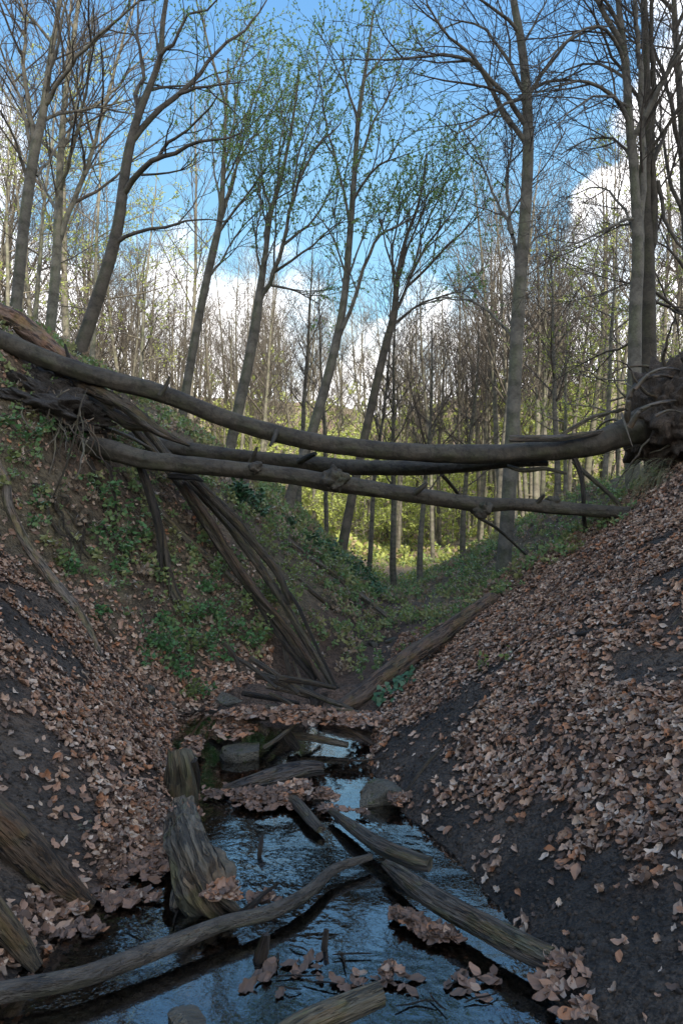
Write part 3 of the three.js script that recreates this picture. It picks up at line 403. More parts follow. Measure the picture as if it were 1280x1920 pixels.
// ---------------------------------------------------------------- trunks fallen across the ravine
{
  const t = thing('fallen_tree', 'long uprooted trunk spanning the ravine, highest of the three, its root plate on the bank', 'fallen tree');
  part('trunk', pxLog([[-110, 590, 22, 6.0], [0, 636, 22, 6.25], [130, 690, 22, 6.35], [300, 738, 21, 6.5], [450, 794, 20, 6.6], [600, 830, 21, 6.7], [760, 848, 21, 6.8], [900, 852, 22, 6.9], [1020, 845, 24, 6.95], [1110, 832, 27, 7.0], [1180, 808, 33, 7.05], [1225, 790, 48, 7.1]], { sides: 30, step: .04, amp: .09, seed: 3, flute: .06 }), M.fallen, t);
  // root plate: soil ball torn up with the roots
  const c = P(1262, 785, 7.15), g = ball(26), p = g.attributes.position, v = V(); 
  for (let i = 0; i < p.count; i++) { v.fromBufferAttribute(p, i); const k = 1 + .34 * fbm(v.x * 1.6, v.y * 1.6, v.z * 1.6 + 4, 4) + .16 * fbm(v.x * 6, v.y * 6, v.z * 6, 4); p.setXYZ(i, c.x + v.x * .40 * k, c.y + v.y * .52 * k, c.z + v.z * .62 * k); }
  ballUV(g); part('root_plate', g, M.soilLump, t);
  const r = rngOf(77);
  for (let k = 0; k < 46; k++) {
    const d = rndDir(r); d.x -= .25; d.normalize(); const s = c.clone().add(V(d.x * .30, d.y * .42, d.z * .5)), q = wobble(s, d, .25 + .5 * r(), 9, .42, -.05, r), gb = new GB(), R = .006 + .022 * r() * r(); pushTube(gb, q, R, R * .25, 6); part('root', gb.geo(), k % 3 ? M.rot : M.wetGrey, t);
  }
  for (const [R, pts] of [[.035, [[1172, 800, 7.0], [1176, 770, 6.9], [1182, 735, 6.85], [1205, 712, 6.8], [1240, 704, 6.8], [1275, 712, 6.9]]], [.02, [[1190, 730, 6.8], [1215, 702, 6.75], [1250, 690, 6.8], [1290, 700, 6.9]]], [.03, [[1180, 800, 6.8], [1200, 770, 6.7], [1235, 755, 6.65], [1280, 750, 6.7]]], [.016, [[1228, 780, 6.6], [1250, 770, 6.55], [1285, 775, 6.6]]], [.014, [[1165, 775, 6.9], [1172, 800, 6.75], [1185, 838, 6.7]]]]) { const gb = new GB(); pushTube(gb, new THREE.CatmullRomCurve3(pts.map(a => P(...a))).getPoints(18), R, R * .35, 8); part('root', gb.geo(), M.wetGrey, t); }
  const t2 = thing('fallen_tree', 'fallen trunk lying behind the other two, with a short stub at its thin end', 'fallen tree');
  part('trunk', pxLog([[215, 815, 16, 7.35], [300, 835, 17, 7.35], [400, 851, 18, 7.3], [500, 861, 18, 7.3], [620, 873, 18, 7.3], [760, 878, 17, 7.25], [880, 873, 15, 7.2], [960, 867, 12, 7.15], [1026, 868, 8, 7.1]], { sides: 24, step: .05, amp: .11, flute: .06, seed: 13, jag1: .6 }), M.fallen, t2);
  part('branch', pxLog([[950, 874, 5, 7.1], [980, 882, 6, 7.05], [1020, 879, 5, 7.0], [1062, 888, 3.5, 6.95]], { sides: 10, step: .04, amp: .15, seed: 4 }), M.fallenDark, t2);
  part('branch', pxLog([[828, 890, 4.5, 7.2], [850, 915, 4.5, 7.5], [890, 965, 4, 7.8], [930, 990, 4, 8.0], [985, 1040, 2.5, 8.3]], { sides: 10, step: .06, amp: .12, seed: 6 }), M.fallen, t2);
  const t3 = thing('fallen_tree', 'lowest fallen trunk across the ravine, knotted and resting on the leaf bank', 'fallen tree');
  part('trunk', pxLog([[120, 822, 21, 6.35], [175, 838, 25, 6.3], [215, 846, 25, 6.25], [270, 862, 22, 6.2], [340, 870, 20, 6.2], [450, 882, 20, 6.25], [560, 895, 20, 6.3], [630, 906, 21, 6.35], [720, 920, 18, 6.45], [850, 939, 17, 6.6], [905, 947, 18, 6.65], [960, 946, 15, 6.7], [1040, 952, 15.5, 6.72], [1120, 958, 15, 6.72], [1235, 966, 14, 6.72]], { sides: 28, step: .035, amp: .12, seed: 21, flute: .09 }), M.fallen, t3);
  for (const [x, y, d, R] of [[628, 900, 6.25, .10], [1035, 942, 6.75, .07], [905, 955, 6.6, .075], [480, 878, 6.2, .06]]) { const k = ball(8).scale(R, R, R), p = k.attributes.position, c = P(x, y, d), v = V(); for (let i = 0; i < p.count; i++) { v.fromBufferAttribute(p, i); const f = 1 + .5 * fbm(v.x * 14, v.y * 14, v.z * 14 + x, 3); p.setXYZ(i, c.x + v.x * f, c.y + v.y * f, c.z + v.z * f); } ballUV(k); part('knot', k, M.fallen, t3); }
  for (const [tt, rows, sd] of [[t, [[300, 742, 6, 6.4], [312, 722, 5, 6.4], [318, 706, 2.5, 6.4]], 1], [t, [[520, 806, 5, 6.6], [514, 822, 5, 6.5], [506, 836, 3, 6.4]], 2], [t2, [[470, 868, 6, 7.15], [478, 850, 5, 7.1], [482, 838, 3, 7.1]], 3], [t2, [[560, 866, 8, 7.2], [578, 856, 7, 7.1], [592, 850, 5, 7.0]], 4], [t3, [[778, 925, 7, 6.45], [792, 912, 6, 6.4], [800, 905, 4, 6.4]], 5], [t3, [[1000, 950, 6, 6.7], [1012, 936, 5, 6.65], [1020, 928, 3, 6.6]], 6]]) part('stub', pxLog(rows, { sides: 9, step: .015, amp: .2, seed: sd * 5, jag1: .8 }), M.fallen, tt);
  part('broken_branch', pxLog([[1076, 860, 7, 6.95], [1088, 890, 6, 6.9], [1093, 930, 5, 6.85], [1094, 970, 5, 6.9], [1100, 1010, 5, 6.95], [1103, 1040, 4, 7.0]], { sides: 10, step: .04, amp: .16, seed: 9 }), M.rotDark, t);
  part('broken_branch', pxLog([[1074, 864, 7, 6.95], [1100, 890, 6, 6.9], [1135, 920, 5, 6.9], [1162, 948, 4, 6.9]], { sides: 10, step: .04, amp: .16, seed: 12 }), M.fallenDark, t);
}
woodThing('dead_limb', 'pale grey dead limb lying along the top of the uprooted trunk', 'branch', [[955, 823, 8, 6.78], [1000, 822, 8.5, 6.75], [1050, 821, 8.5, 6.78], [1095, 815, 7, 6.85], [1130, 809, 4, 6.95]], M.wetGrey, { sides: 14, step: .03, amp: .07, seed: 5, jag: .5 });
woodThing('dead_branch', 'thin curved dead branch rising from the uprooted trunk to its roots', 'branch', [[1056, 813, 5, 6.85], [1080, 798, 5, 6.83], [1110, 782, 4.5, 6.83], [1140, 774, 4, 6.83], [1168, 766, 3.5, 6.85]], M.rotGrey, { sides: 10, step: .03, amp: .1, seed: 15 });
// torn, rotten pieces on the left bank
woodThing('torn_log', 'splintered log with red-brown torn wood at the top of the fern bank', 'log', [[-60, 545, 26, 6.9], [0, 590, 26, 6.9], [40, 612, 24, 6.9], [85, 645, 22, 6.85], [130, 678, 15, 6.8], [180, 706, 10, 6.75]], rotMat([.27, .19, .15]), { sides: 26, step: .03, amp: .25, seed: 33, flute: .25, jag1: 1 });
woodThing('bark_stub', 'upright dark stub poking up behind the uprooted trunk', 'stub', [[134, 690, 6, 6.7], [128, 668, 5, 6.7], [122, 645, 2.5, 6.7]], M.rotDark, { sides: 8, step: .02, amp: .2, seed: 3 });
woodThing('rotten_log', 'low rotten log half buried under the uprooted trunk', 'log', [[-60, 640, 14, 6.6], [0, 664, 14, 6.6], [70, 690, 14, 6.55], [150, 720, 12, 6.5], [215, 762, 9, 6.5]], M.rotGrey, { sides: 18, step: .04, amp: .2, seed: 36, flute: .2 });
woodThing('rotten_log', 'dark jagged rotten log sticking out over the lowest trunk, longest splinter', 'log', [[155, 722, 15, 6.5], [200, 742, 15, 6.45], [245, 768, 14, 6.4], [280, 795, 13, 6.35], [310, 815, 9, 6.3], [356, 836, 3.5, 6.3]], M.rot, { sides: 24, step: .025, amp: .3, seed: 37, flute: .35, jag: 1 });
woodThing('rotten_log', 'shorter dark splintered log under the jagged one', 'log', [[160, 748, 13, 6.6], [205, 772, 14, 6.6], [245, 795, 12, 6.55], [285, 805, 5, 6.5]], M.rot, { sides: 22, step: .025, amp: .3, seed: 38, flute: .35, jag: 1 });
woodThing('rotten_plank', 'flat slab of decayed wood wedged above the lowest trunk', 'wood slab', [[175, 800, 13, 6.75], [205, 806, 14, 6.72], [240, 818, 11, 6.7], [285, 842, 6, 6.68]], M.rotGrey, { sides: 18, step: .03, amp: .25, seed: 39, oval: .45, jag: 1 });
// leaning bundle of dead poles
{
  const rows = [
    ['leaning_pole', 'thick leaning dead pole with bark flaking off, front of the bundle', [[205, 745, 9, 6.95], [250, 800, 11, 6.9], [300, 862, 12, 6.85], [350, 922, 14, 6.75], [400, 1000, 13, 6.62], [450, 1075, 12, 6.5], [520, 1165, 11, 6.3], [580, 1245, 9, 6.12], [634, 1312, 8, 5.95]], M.rot],
    ['leaning_pole', 'straight leaning pole at the rear of the bundle', [[262, 790, 11, 7.1], [320, 860, 12, 7.05], [360, 905, 14, 6.95], [415, 965, 13, 6.85], [475, 1045, 12, 6.7], [520, 1112, 11, 6.55], [580, 1212, 9, 6.3], [640, 1312, 7, 6.02]], rotMat([.15, .135, .108])],
    ['leaning_pole', 'dark split pole in the underside of the leaning bundle', [[330, 890, 10, 6.85], [372, 962, 12, 6.75], [420, 1035, 12, 6.6], [470, 1108, 10, 6.45], [530, 1200, 9, 6.25], [590, 1275, 7, 6.05]], M.rotDark],
    ['leaning_pole', 'reddish barkless pole in the middle of the leaning bundle', [[345, 905, 8, 6.7], [395, 975, 9, 6.6], [440, 1050, 9, 6.5], [490, 1120, 9, 6.35], [550, 1190, 7, 6.2], [612, 1290, 6, 5.95]], M.rotBrown]];
  rows.push(['leaning_pole', 'short broken pole with a pale orange break on top of the leaning bundle', [[362, 898, 12, 6.75], [430, 965, 12, 6.65], [490, 1035, 11, 6.55], [520, 1072, 10, 6.5], [545, 1132, 8, 6.45]], rotMat([.10, .088, .07])]);
  rows.forEach(([n, l, a, m], i) => woodThing(n, l, 'pole', a, m, { sides: 18, step: .035, amp: .2, rs: .64, seed: 50 + i * 3, flute: .25, jag0: .8, group: 'leaning bundle of dead poles' }));
  woodThing('leaning_branch', 'thin crooked branch leaning beside the pole bundle', 'branch', [[520, 1085, 4, 6.6], [555, 1130, 4, 6.4], [585, 1195, 4, 6.2], [612, 1250, 3.5, 6.0], [638, 1305, 3, 5.85]], M.rotDark, { sides: 8, step: .04, amp: .2, seed: 66 });
  woodThing('splintered_chunk', 'broad splintered end of wood stuck on the pole bundle under the lowest trunk', 'wood chunk', [[318, 892, 14, 6.6], [345, 893, 17, 6.58], [368, 896, 13, 6.55], [381, 903, 5, 6.55]], M.rotDark, { sides: 18, step: .02, amp: .3, seed: 67, oval: .5, flute: .3, jag: 1 });
  woodThing('dead_post', 'black dead stem hanging from the lowest trunk to the nettles, thicker one', 'dead stem', [[262, 872, 9, 6.32], [278, 915, 10, 6.3], [292, 965, 11, 6.28], [300, 1010, 9, 6.25], [300, 1060, 7, 6.2], [304, 1118, 8, 6.15]], M.rotDark, { sides: 14, step: .03, amp: .25, seed: 71, flute: .2 });
  woodThing('dead_post', 'brown dead stem forking off the black one down to its flared foot', 'dead stem', [[294, 970, 8, 6.3], [308, 1020, 8, 6.28], [316, 1070, 8, 6.22], [324, 1105, 10, 6.15], [334, 1130, 12, 6.1]], M.rot, { sides: 14, step: .03, amp: .25, seed: 73, flute: .3 });
  woodThing('dead_post', 'short black stem under the thick end of the lowest trunk', 'dead stem', [[168, 860, 6, 6.25], [180, 895, 7, 6.22], [187, 930, 6, 6.2], [194, 965, 5, 6.15]], M.rotDark, { sides: 12, step: .03, amp: .25, seed: 75 });
  woodThing('dead_twig', 'thin black twig hanging under the lowest trunk', 'twig', [[204, 868, 3.5, 6.2], [212, 905, 3.5, 6.2], [218, 950, 2.5, 6.15], [215, 1000, 2, 6.1]], M.rotDark, { sides: 7, step: .04, amp: .2, seed: 76 });
}
// upturned root mass on the left bank
{
  const t = thing('root_mound', 'grey torn root mound matted with fibres under the uprooted trunk', 'root mound'), r = rngOf(611), c = P(60, 740, 6.5), g = ball(26), p = g.attributes.position, v = V();
  for (let i = 0; i < p.count; i++) { v.fromBufferAttribute(p, i); const k = 1 + .4 * fbm(v.x * 1.8, v.y * 1.8, v.z * 1.8 + 2, 5) + .14 * fbm(v.x * 7, v.y * 7, v.z * 7, 4); p.setXYZ(i, c.x + v.x * .62 * k - v.y * .12, c.y + v.y * .28 * k - v.x * .22, c.z + v.z * .5 * k); }
  ballUV(g); part('soil', g, new THREE.MeshStandardMaterial({ color: rgb(.10, .088, .075), map: soilMap, bumpMap: soilBump, bumpScale: .05, roughness: 1 }), t);
  for (let k = 0; k < 70; k++) { const x = -20 + 200 * r(), y = 690 + 90 * r() + x * .28, q = wobble(P(x, y, 6.05 + .15 * r()), V(.6 * (r() - .3), -.6 - .4 * r(), .3), .2 + .45 * r(), 8, .4, -.04, r), gb = new GB(), R = .003 + .011 * r() * r(); pushTube(gb, q, R, R * .3, 5); part('root', gb.geo(), k % 4 ? M.rotGrey : M.rotBrown, t); }
}
// exposed roots and dead stems on the left bank
{
  const r = rngOf(655);
  for (const [a, b, e, f] of [[60, 900, 95, 985], [95, 985, 135, 1060], [115, 940, 150, 1010], [130, 960, 175, 1050], [150, 965, 182, 1040], [140, 985, 168, 1055], [160, 975, 200, 1030], [85, 930, 120, 1000], [100, 950, 115, 1010], [125, 1000, 150, 1060], [70, 920, 72, 960], [175, 985, 215, 1035]]) {
    const A = ground(a, b), B = ground(e, f); A.y += .05; B.y += .03; const pts = [0, .2, .4, .6, .8, 1].map(t => { const q = A.clone().lerp(B, t); if (t > 0 && t < 1) q.add(V((r() - .5) * .09, (r() - .3) * .06 + .03, (r() - .5) * .06)); return q; });
    const m = new THREE.Mesh(logGeo(pts, [.011, .013, .01, .009, .008, .004].map(x => x * (.6 + .8 * r())), { sides: 7, step: .03, amp: .2, seed: a }), r() < .5 ? M.rotGrey : M.rot); tag(m, 'bare root trailing down the eroded left bank below the root mound', 'root', 'exposed roots on the left bank'); top(m, 'exposed_root');
  }
  woodThing('bent_stem', 'tall thin dry stem arching over the left bank in front of the root mound', 'stem', [[100, 930, 2.5, 5.75], [122, 880, 2.5, 5.7], [140, 820, 2.3, 5.65], [152, 760, 2, 5.65], [164, 728, 1.5, 5.7]], M.rotGrey, { sides: 7, step: .05, amp: .1, seed: 81 });
}
woodThing('bank_branch', 'long smooth branch slid down the left bank, its end broken to orange wood', 'branch', [[-20, 860, 8, 'g'], [8, 905, 9, 'g'], [18, 960, 9, 'g'], [45, 1020, 9, 'g'], [75, 1065, 9.5, 'g'], [105, 1105, 10, 'g'], [135, 1142, 11, 'g'], [160, 1180, 10, 'g'], [190, 1235, 4, 'g']], rotMat([.30, .265, .23]), { rs: 1, sides: 16, step: .03, amp: .1, seed: 90, up: .9, jag1: 1 });
// right bank
woodThing('decayed_log', 'brown rotten trunk lying along the far edge of the leaf bank beside the ivy', 'log', [[600, 1350, 12, 5.2], [655, 1320, 21, 5.35], [700, 1288, 22, 5.5], [760, 1240, 21, 5.74], [820, 1196, 19, 6.02], [880, 1152, 17, 6.32], [924, 1120, 13, 6.55]], rotMat([.155, .115, .088]), { rs: .85, sides: 24, step: .03, amp: .12, seed: 92, flute: .14, jag1: .8 });
const stick = (label, rows, m = M.rot, o = {}) => woodThing(o.name ?? 'stick', label, 'stick', rows, m, { sides: 9, step: .03, amp: .14, seed: rows[0][0] * .13, up: .8, ...o });
stick('long crooked stick running up the right bank from the flat stone', [[748, 1505, 4, 'g'], [775, 1470, 5, 'g'], [810, 1425, 6, 'g'], [850, 1385, 6, 'g'], [890, 1350, 5, 'g'], [940, 1308, 4, 'g'], [1000, 1270, 3, 'g']], M.rot);
stick('short upright grey stick among the leaves of the lower right bank', [[1222, 1545, 4, 'g'], [1217, 1580, 4, 'g'], [1220, 1615, 3.5, 'g'], [1222, 1652, 3, 'g']], M.rotGrey);
stick('dark fallen branch buried in leaves high on the right bank', [[960, 1180, 3, 'g'], [1010, 1192, 5, 'g'], [1080, 1195, 6, 'g'], [1130, 1185, 5, 'g'], [1190, 1168, 3, 'g']], M.rotDark);
stick('pale stick at the upper end of the rotten trunk', [[925, 1146, 3, 'g'], [945, 1158, 4, 'g'], [962, 1168, 4, 'g']], M.rotGrey);
stick('brown stick along the foot of the rotten trunk', [[815, 1250, 3, 'g'], [850, 1225, 4, 'g'], [882, 1205, 3, 'g']], M.rotBrown);
stick('grey branch end jutting from the leaves at the upper right bank', [[1258, 1180, 4, 'g'], [1275, 1160, 5, 'g'], [1300, 1140, 6, 'g']], M.rotGrey);
stick('reddish stick resting on the flat stone at the water edge', [[676, 1486, 3, ['y', .06]], [710, 1468, 3.5, 'g'], [755, 1443, 3.5, 'g']], M.rotBrown);
stick('thin curved twig lying on the lower right bank soil', [[862, 1570, 1.8, 'g'], [866, 1595, 2, 'g'], [876, 1605, 2, 'g']], M.rotGrey);
stick('thin brown switch lying down the leaves above the oak twig', [[205, 1115, 2, 'g'], [240, 1145, 2.2, 'g'], [290, 1180, 2, 'g'], [305, 1200, 1.6, 'g']], M.rotPale);
stick('dark mossy stick standing in the left bank beside the smooth branch', [[155, 1080, 5, 'g'], [172, 1125, 6, 'g'], [195, 1175, 5, 'g'], [222, 1210, 4, 'g']], M.rot);

// ---------------------------------------------------------------- logs and wood in the water
woodThing('stream_log', 'long bent pole lying across the brook from bank to midstream', 'log', [[-70, 1878, 27, ['y', .05]], [0, 1862, 28, ['y', .055]], [150, 1832, 27, ['y', .06]], [230, 1805, 27, ['y', .06]], [320, 1770, 24, ['y', .06]], [420, 1732, 20, ['y', .06]], [500, 1712, 20, ['y', .055]], [570, 1678, 18, ['y', .05]], [630, 1628, 13, ['y', .05]], [695, 1606, 9, ['y', .045]]], barkMat([.135, .115, .092], { roughness: .6, bumpScale: .03 }), { rs: .66, sides: 24, step: .02, amp: .12, seed: 120, flute: .06, jag0: .6 });
woodThing('stream_log', 'weathered cracked log beside the right bank, largest of the two in line', 'log', [[722, 1620, 10, ['y', .05]], [750, 1640, 18, ['y', .06]], [800, 1675, 24, ['y', .07]], [880, 1722, 28, ['y', .075]], [960, 1765, 30, ['y', .08]], [1035, 1802, 30, ['y', .08]]], rotMat([.20, .18, .155], { roughness: .6, bumpScale: .035 }), { sides: 28, step: .015, amp: .13, seed: 123, flute: .14, jag0: .5 });
woodThing('stream_log', 'shorter grey log with a dark wet tip, upstream of the cracked one', 'log', [[620, 1520, 8, ['y', .04]], [660, 1552, 14, ['y', .045]], [720, 1590, 18, ['y', .06]], [775, 1612, 19, ['y', .065]], [806, 1620, 18, ['y', .065]]], M.wetGrey, { sides: 22, step: .018, amp: .12, seed: 126, flute: .12, jag0: .5 });
woodThing('stream_log', 'pale sawn log end poking in where the brook is nearest', 'log', [[480, 1985, 34, ['y', .05]], [560, 1930, 34, ['y', .06]], [640, 1893, 32, ['y', .07]], [712, 1862, 29, ['y', .08]]], rotMat([.20, .18, .13], { roughness: .6 }), { sides: 26, step: .015, amp: .08, seed: 128, flute: .05 });
woodThing('wood_chunk', 'short grey block of wood below the midstream leaf heap', 'log', [[548, 1496, 12, ['y', .03]], [565, 1515, 15, ['y', .035]], [585, 1538, 16, ['y', .035]], [602, 1556, 13, ['y', .03]]], M.wetGrey, { sides: 16, step: .015, amp: .18, seed: 130, jag: .5, oval: .6 });
woodThing('stream_log', 'dark wet log above the midstream leaf heap with an undercut end', 'log', [[420, 1484, 14, ['y', .01]], [470, 1470, 19, ['y', .04]], [530, 1452, 22, ['y', .07]], [580, 1440, 19, ['y', .09]], [606, 1440, 14, ['y', .09]]], M.wet, { sides: 22, step: .018, amp: .16, seed: 132, flute: .14, jag1: .6 });
{
  const t = thing('weathered_stump', 'grey weathered stump lying in the brook, capped with leaves', 'stump');
  part('trunk', pxLog([[342, 1520, 28, ['y', .17]], [348, 1560, 33, ['y', .17]], [360, 1605, 44, ['y', .15]], [378, 1650, 54, ['y', .09]], [400, 1690, 46, ['y', .03]], [420, 1712, 26, ['y', -.02]]], { rs: .95, sides: 44, step: .012, amp: .26, seed: 141, flute: .42, fx: 2 }), rotMat([.20, .18, .145], { bumpScale: .045 }), t);
  for (const rows of [[[395, 1660, 20, ['y', .07]], [425, 1690, 18, ['y', .05]], [450, 1712, 9, ['y', 0]]], [[350, 1640, 18, ['y', .06]], [335, 1680, 16, ['y', .02]], [325, 1710, 9, ['y', -.02]]], [[385, 1600, 16, ['y', .14]], [412, 1640, 15, ['y', .09]], [438, 1685, 10, ['y', .02]]]]) part('root', pxLog(rows, { sides: 16, step: .012, amp: .25, seed: rows[0][0], flute: .2 }), M.rotGrey, t);
  const u = thing('weathered_stump', 'upright mossy stump with a split foot beside the upper pool', 'stump');
  part('trunk', pxLog([[335, 1412, 22, ['y', .26]], [338, 1430, 27, ['y', .22]], [340, 1460, 30, ['y', .13]], [338, 1500, 32, ['y', .0]]], { sides: 30, step: .012, amp: .2, rs: 1, seed: 151, flute: .3, jag0: .5 }), rotMat([.14, .135, .10], { bumpScale: .03 }), u);
  part('prong', pxLog([[362, 1425, 11, ['y', .24]], [368, 1460, 10, ['y', .13]], [366, 1500, 7, ['y', 0.0]]], { sides: 14, step: .012, amp: .2, seed: 155 }), M.rotDark, u);
}
woodThing('bank_log', 'thick brown split log sliding into the water off the left bank', 'log', [[-70, 1490, 46, ['y', .42]], [0, 1545, 46, ['y', .32]], [60, 1605, 42, ['y', .2]], [120, 1665, 34, ['y', .08]], [172, 1702, 16, ['y', .0]]], rotMat([.14, .10, .068], { bumpScale: .04 }), { sides: 30, step: .015, amp: .14, seed: 161, flute: .16 });
woodThing('bank_log', 'smaller tan log below the thick split one, its tip in the water', 'log', [[-60, 1650, 34, ['y', .3]], [0, 1725, 32, ['y', .17]], [40, 1775, 27, ['y', .07]], [70, 1815, 17, ['y', .0]]], rotMat([.18, .145, .10], { bumpScale: .03 }), { sides: 26, step: .015, amp: .12, seed: 165, flute: .1 });

woodThing('stream_stub', 'short dark stub with a leaf on top standing in the brook below the bent pole', 'wood stub', [[485, 1815, 15, ['y', -.03]], [492, 1785, 14, ['y', .03]], [500, 1752, 8, ['y', .09]]], M.wet, { sides: 12, step: .01, amp: .35, seed: 181, flute: .3, jag1: .8 });
woodThing('stream_stub', 'tiny upright stub in open water beside the dark one', 'wood stub', [[606, 1790, 8, ['y', -.02]], [608, 1768, 7, ['y', .02]], [611, 1742, 6, ['y', .06]]], M.wet, { sides: 10, step: .01, amp: .3, seed: 183 });
woodThing('stream_stub', 'thin leaning stub in the still pool between stump and grey block', 'wood stub', [[486, 1615, 4, ['y', -.02]], [488, 1590, 5, ['y', .03]], [492, 1566, 3.5, ['y', .07]]], M.wet, { sides: 8, step: .01, amp: .3, seed: 185 });
woodThing('stream_stub', 'forked dark root poking out beside the bent pole and the stump', 'wood stub', [[440, 1718, 7, ['y', .0]], [470, 1698, 8, ['y', .03]], [500, 1672, 5, ['y', .05]], [525, 1655, 2, ['y', .08]]], M.wet, { sides: 10, step: .01, amp: .3, seed: 187 });
{
  const r = rngOf(4242);
  for (const [x, y, w] of [[520, 1800, 60], [560, 1830, 70], [640, 1800, 50], [600, 1840, 60], [540, 1850, 40], [700, 1850, 60], [660, 1790, 60], [780, 1880, 70], [860, 1830, 70], [900, 1870, 60], [250, 1745, 40], [420, 1640, 30], [330, 1720, 40], [560, 1780, 40], [820, 1880, 60]]) {
    const a = r() * 3, pts = [-1, -.4, .2, 1].map(t => [x + Math.cos(a) * t * w * .6 + 8 * (r() - .5), y + Math.sin(a) * t * w * .3 + 8 * (r() - .5), 2.6 - 1.2 * Math.abs(t), ['y', .006 + .01 * r()]]);
    woodThing('soaked_twig', 'thin black soaked twig lying on the brook surface', 'twig', pts, M.wet, { sides: 6, step: .02, amp: .2, seed: x, group: 'soaked twigs in the brook' });
  }
}
// ---------------------------------------------------------------- debris dam
{
  const G = 'sticks jammed in the debris dam'; let k = 0;
  const s = (label, rows, m, o = {}) => stick(label, rows, m, { name: 'dam_stick', group: G, sides: 11, ...o });
  s('pale straight log lying at the lower face of the debris dam', [[540, 1378, 8, ['y', .08]], [590, 1384, 9, ['y', .07]], [652, 1397, 7, ['y', .05]]], M.rotGrey);
  s('forked pale stick reaching from the grey boulder up the dam', [[494, 1402, 4, ['y', .1]], [520, 1385, 5, ['y', .14]], [550, 1362, 5, ['y', .18]], [572, 1352, 4, ['y', .2]]], M.rotGrey);
  s('brown branch along the right side of the dam, pointing to the pool', [[605, 1354, 5, ['y', .16]], [650, 1368, 6, ['y', .13]], [700, 1396, 4.5, ['y', .05]]], M.rotBrown);
  s('thick short log end on the dam beneath the pole bundle', [[468, 1352, 9, ['y', .12]], [485, 1362, 10, ['y', .12]], [500, 1374, 9, ['y', .1]]], M.rotGrey);
  s('dark crosswise branch on top of the dam', [[430, 1350, 5, ['y', .14]], [470, 1348, 6, ['y', .17]], [520, 1346, 5, ['y', .2]]], M.rot);
  s('long branch curving up out of the dam beside the poles', [[532, 1160, 5, 6.4], [536, 1230, 6, 6.2], [548, 1275, 6, 6.05], [572, 1325, 5, 5.75]], M.rot);
  s('thin dry stick standing in front of the poles', [[550, 1240, 3, 6.2], [570, 1290, 3.5, 6.0], [585, 1330, 3, 5.75]], M.rotGrey);
  s('thin forked twig standing out of the left pool', [[346, 1398, 2, ['y', .03]], [365, 1370, 2.5, ['y', .14]], [385, 1345, 2, ['y', .24]], [398, 1340, 1.5, ['y', .25]]], M.rotPale);
  s('pale hooked twig on the dam near the round log end', [[500, 1314, 2.5, 5.8], [515, 1295, 2.5, 5.75], [540, 1284, 2, 5.75]], M.rotGrey);
  s('thin twig across the right pool', [[628, 1424, 2, ['y', .03]], [680, 1426, 2.5, ['y', .04]], [730, 1420, 2, 'g']], M.rotBrown);
  s('black stubby branch hanging over the dam pool', [[535, 1372, 12, ['y', .12]], [548, 1390, 13, ['y', .07]], [560, 1406, 8, ['y', .02]]], M.rotDark, { amp: .3, flute: .3 });
  const r = rngOf(700);
  for (const [a, b, e, f, R, h] of [[480, 1262, 612, 1312, 9, .5], [500, 1285, 640, 1322, 8, .35], [455, 1300, 560, 1318, 6, .3], [520, 1270, 628, 1290, 7, .5], [560, 1300, 660, 1330, 7, .3], [575, 1285, 590, 1340, 9, .35], [470, 1235, 560, 1300, 7, .55], [500, 1325, 600, 1335, 6, .25], [440, 1335, 520, 1330, 5, .22], [420, 1205, 450, 1260, 5, .8], [590, 1330, 690, 1340, 7, .22], [395, 1335, 430, 1345, 7, .1], [560, 1340, 640, 1362, 5, .2], [505, 1300, 575, 1345, 5, .3], [610, 1300, 600, 1345, 7, .3], [430, 1225, 520, 1290, 5, .6]])
    { const dA = (CY - h) * F / (b - 960), dB = (CY - Math.max(.12, h - .15)) * F / (f - 960); s('weathered branch tangled in the heap behind the debris dam', [[a, b, R, Math.min(dA, 6.3)], [(a + e) / 2 + 10 * (r() - .5), (b + f) / 2 - 5 * r(), R, Math.min((dA + dB) / 2, 6.2)], [e, f, R * .7, Math.min(dB, 6.1)]], [M.rot, M.rotGrey, M.rotDark][k++ % 3], { seed: 300 + k * 7 }); }
  woodThing('log_end', 'round dark log end facing out of the debris dam', 'log', [[482, 1317, 13, 5.75], [490, 1308, 13, 6.1]], M.rotDark, { sides: 20, step: .03, amp: .06, seed: 5 });
}
// ---------------------------------------------------------------- stones
function stone(label, c, sx, sy, sz, seed, mat = M.stone, name = 'stone') {
  const g = ball(sx > .06 ? 16 : 5), p = g.attributes.position, v = V(), r = rngOf(seed), pl = Array.from({ length: 9 }, () => [rndDir(r), .42 + .3 * r()]);
  for (let i = 0; i < p.count; i++) { v.fromBufferAttribute(p, i); for (const [n, k] of pl) { const q = v.dot(n); if (q > k) v.addScaledVector(n, (k - q)); } v.multiplyScalar(1 + .06 * fbm(v.x * 3 + seed, v.y * 3, v.z * 3, 3) + .03 * fbm(v.x * 11 + seed, v.y * 11, v.z * 11, 3)); p.setXYZ(i, c.x + v.x * sx, c.y + v.y * sy, c.z + v.z * sz); }
  ballUV(g, 3); const m = new THREE.Mesh(g, mat); tag(m, label, 'stone'); return top(m, name);
}
stone('grey boulder with pale flat top standing in the pool below the dam', onY(462, 1412, .02), .16, .11, .13, 3);
stone('flat slanted grey stone at the right water edge', onY(708, 1492, .03), .13, .075, .13, 8);
stone('dark wet stone breaking the surface where the brook is nearest', onY(345, 1915, .01), .09, .06, .08, 14);
stone('small round grey stone half buried in leaves on the left bank', ground(275, 1300), .07, .07, .06, 19);
stone('little dark stone just above the left pool', ground(317, 1324), .055, .05, .05, 25);
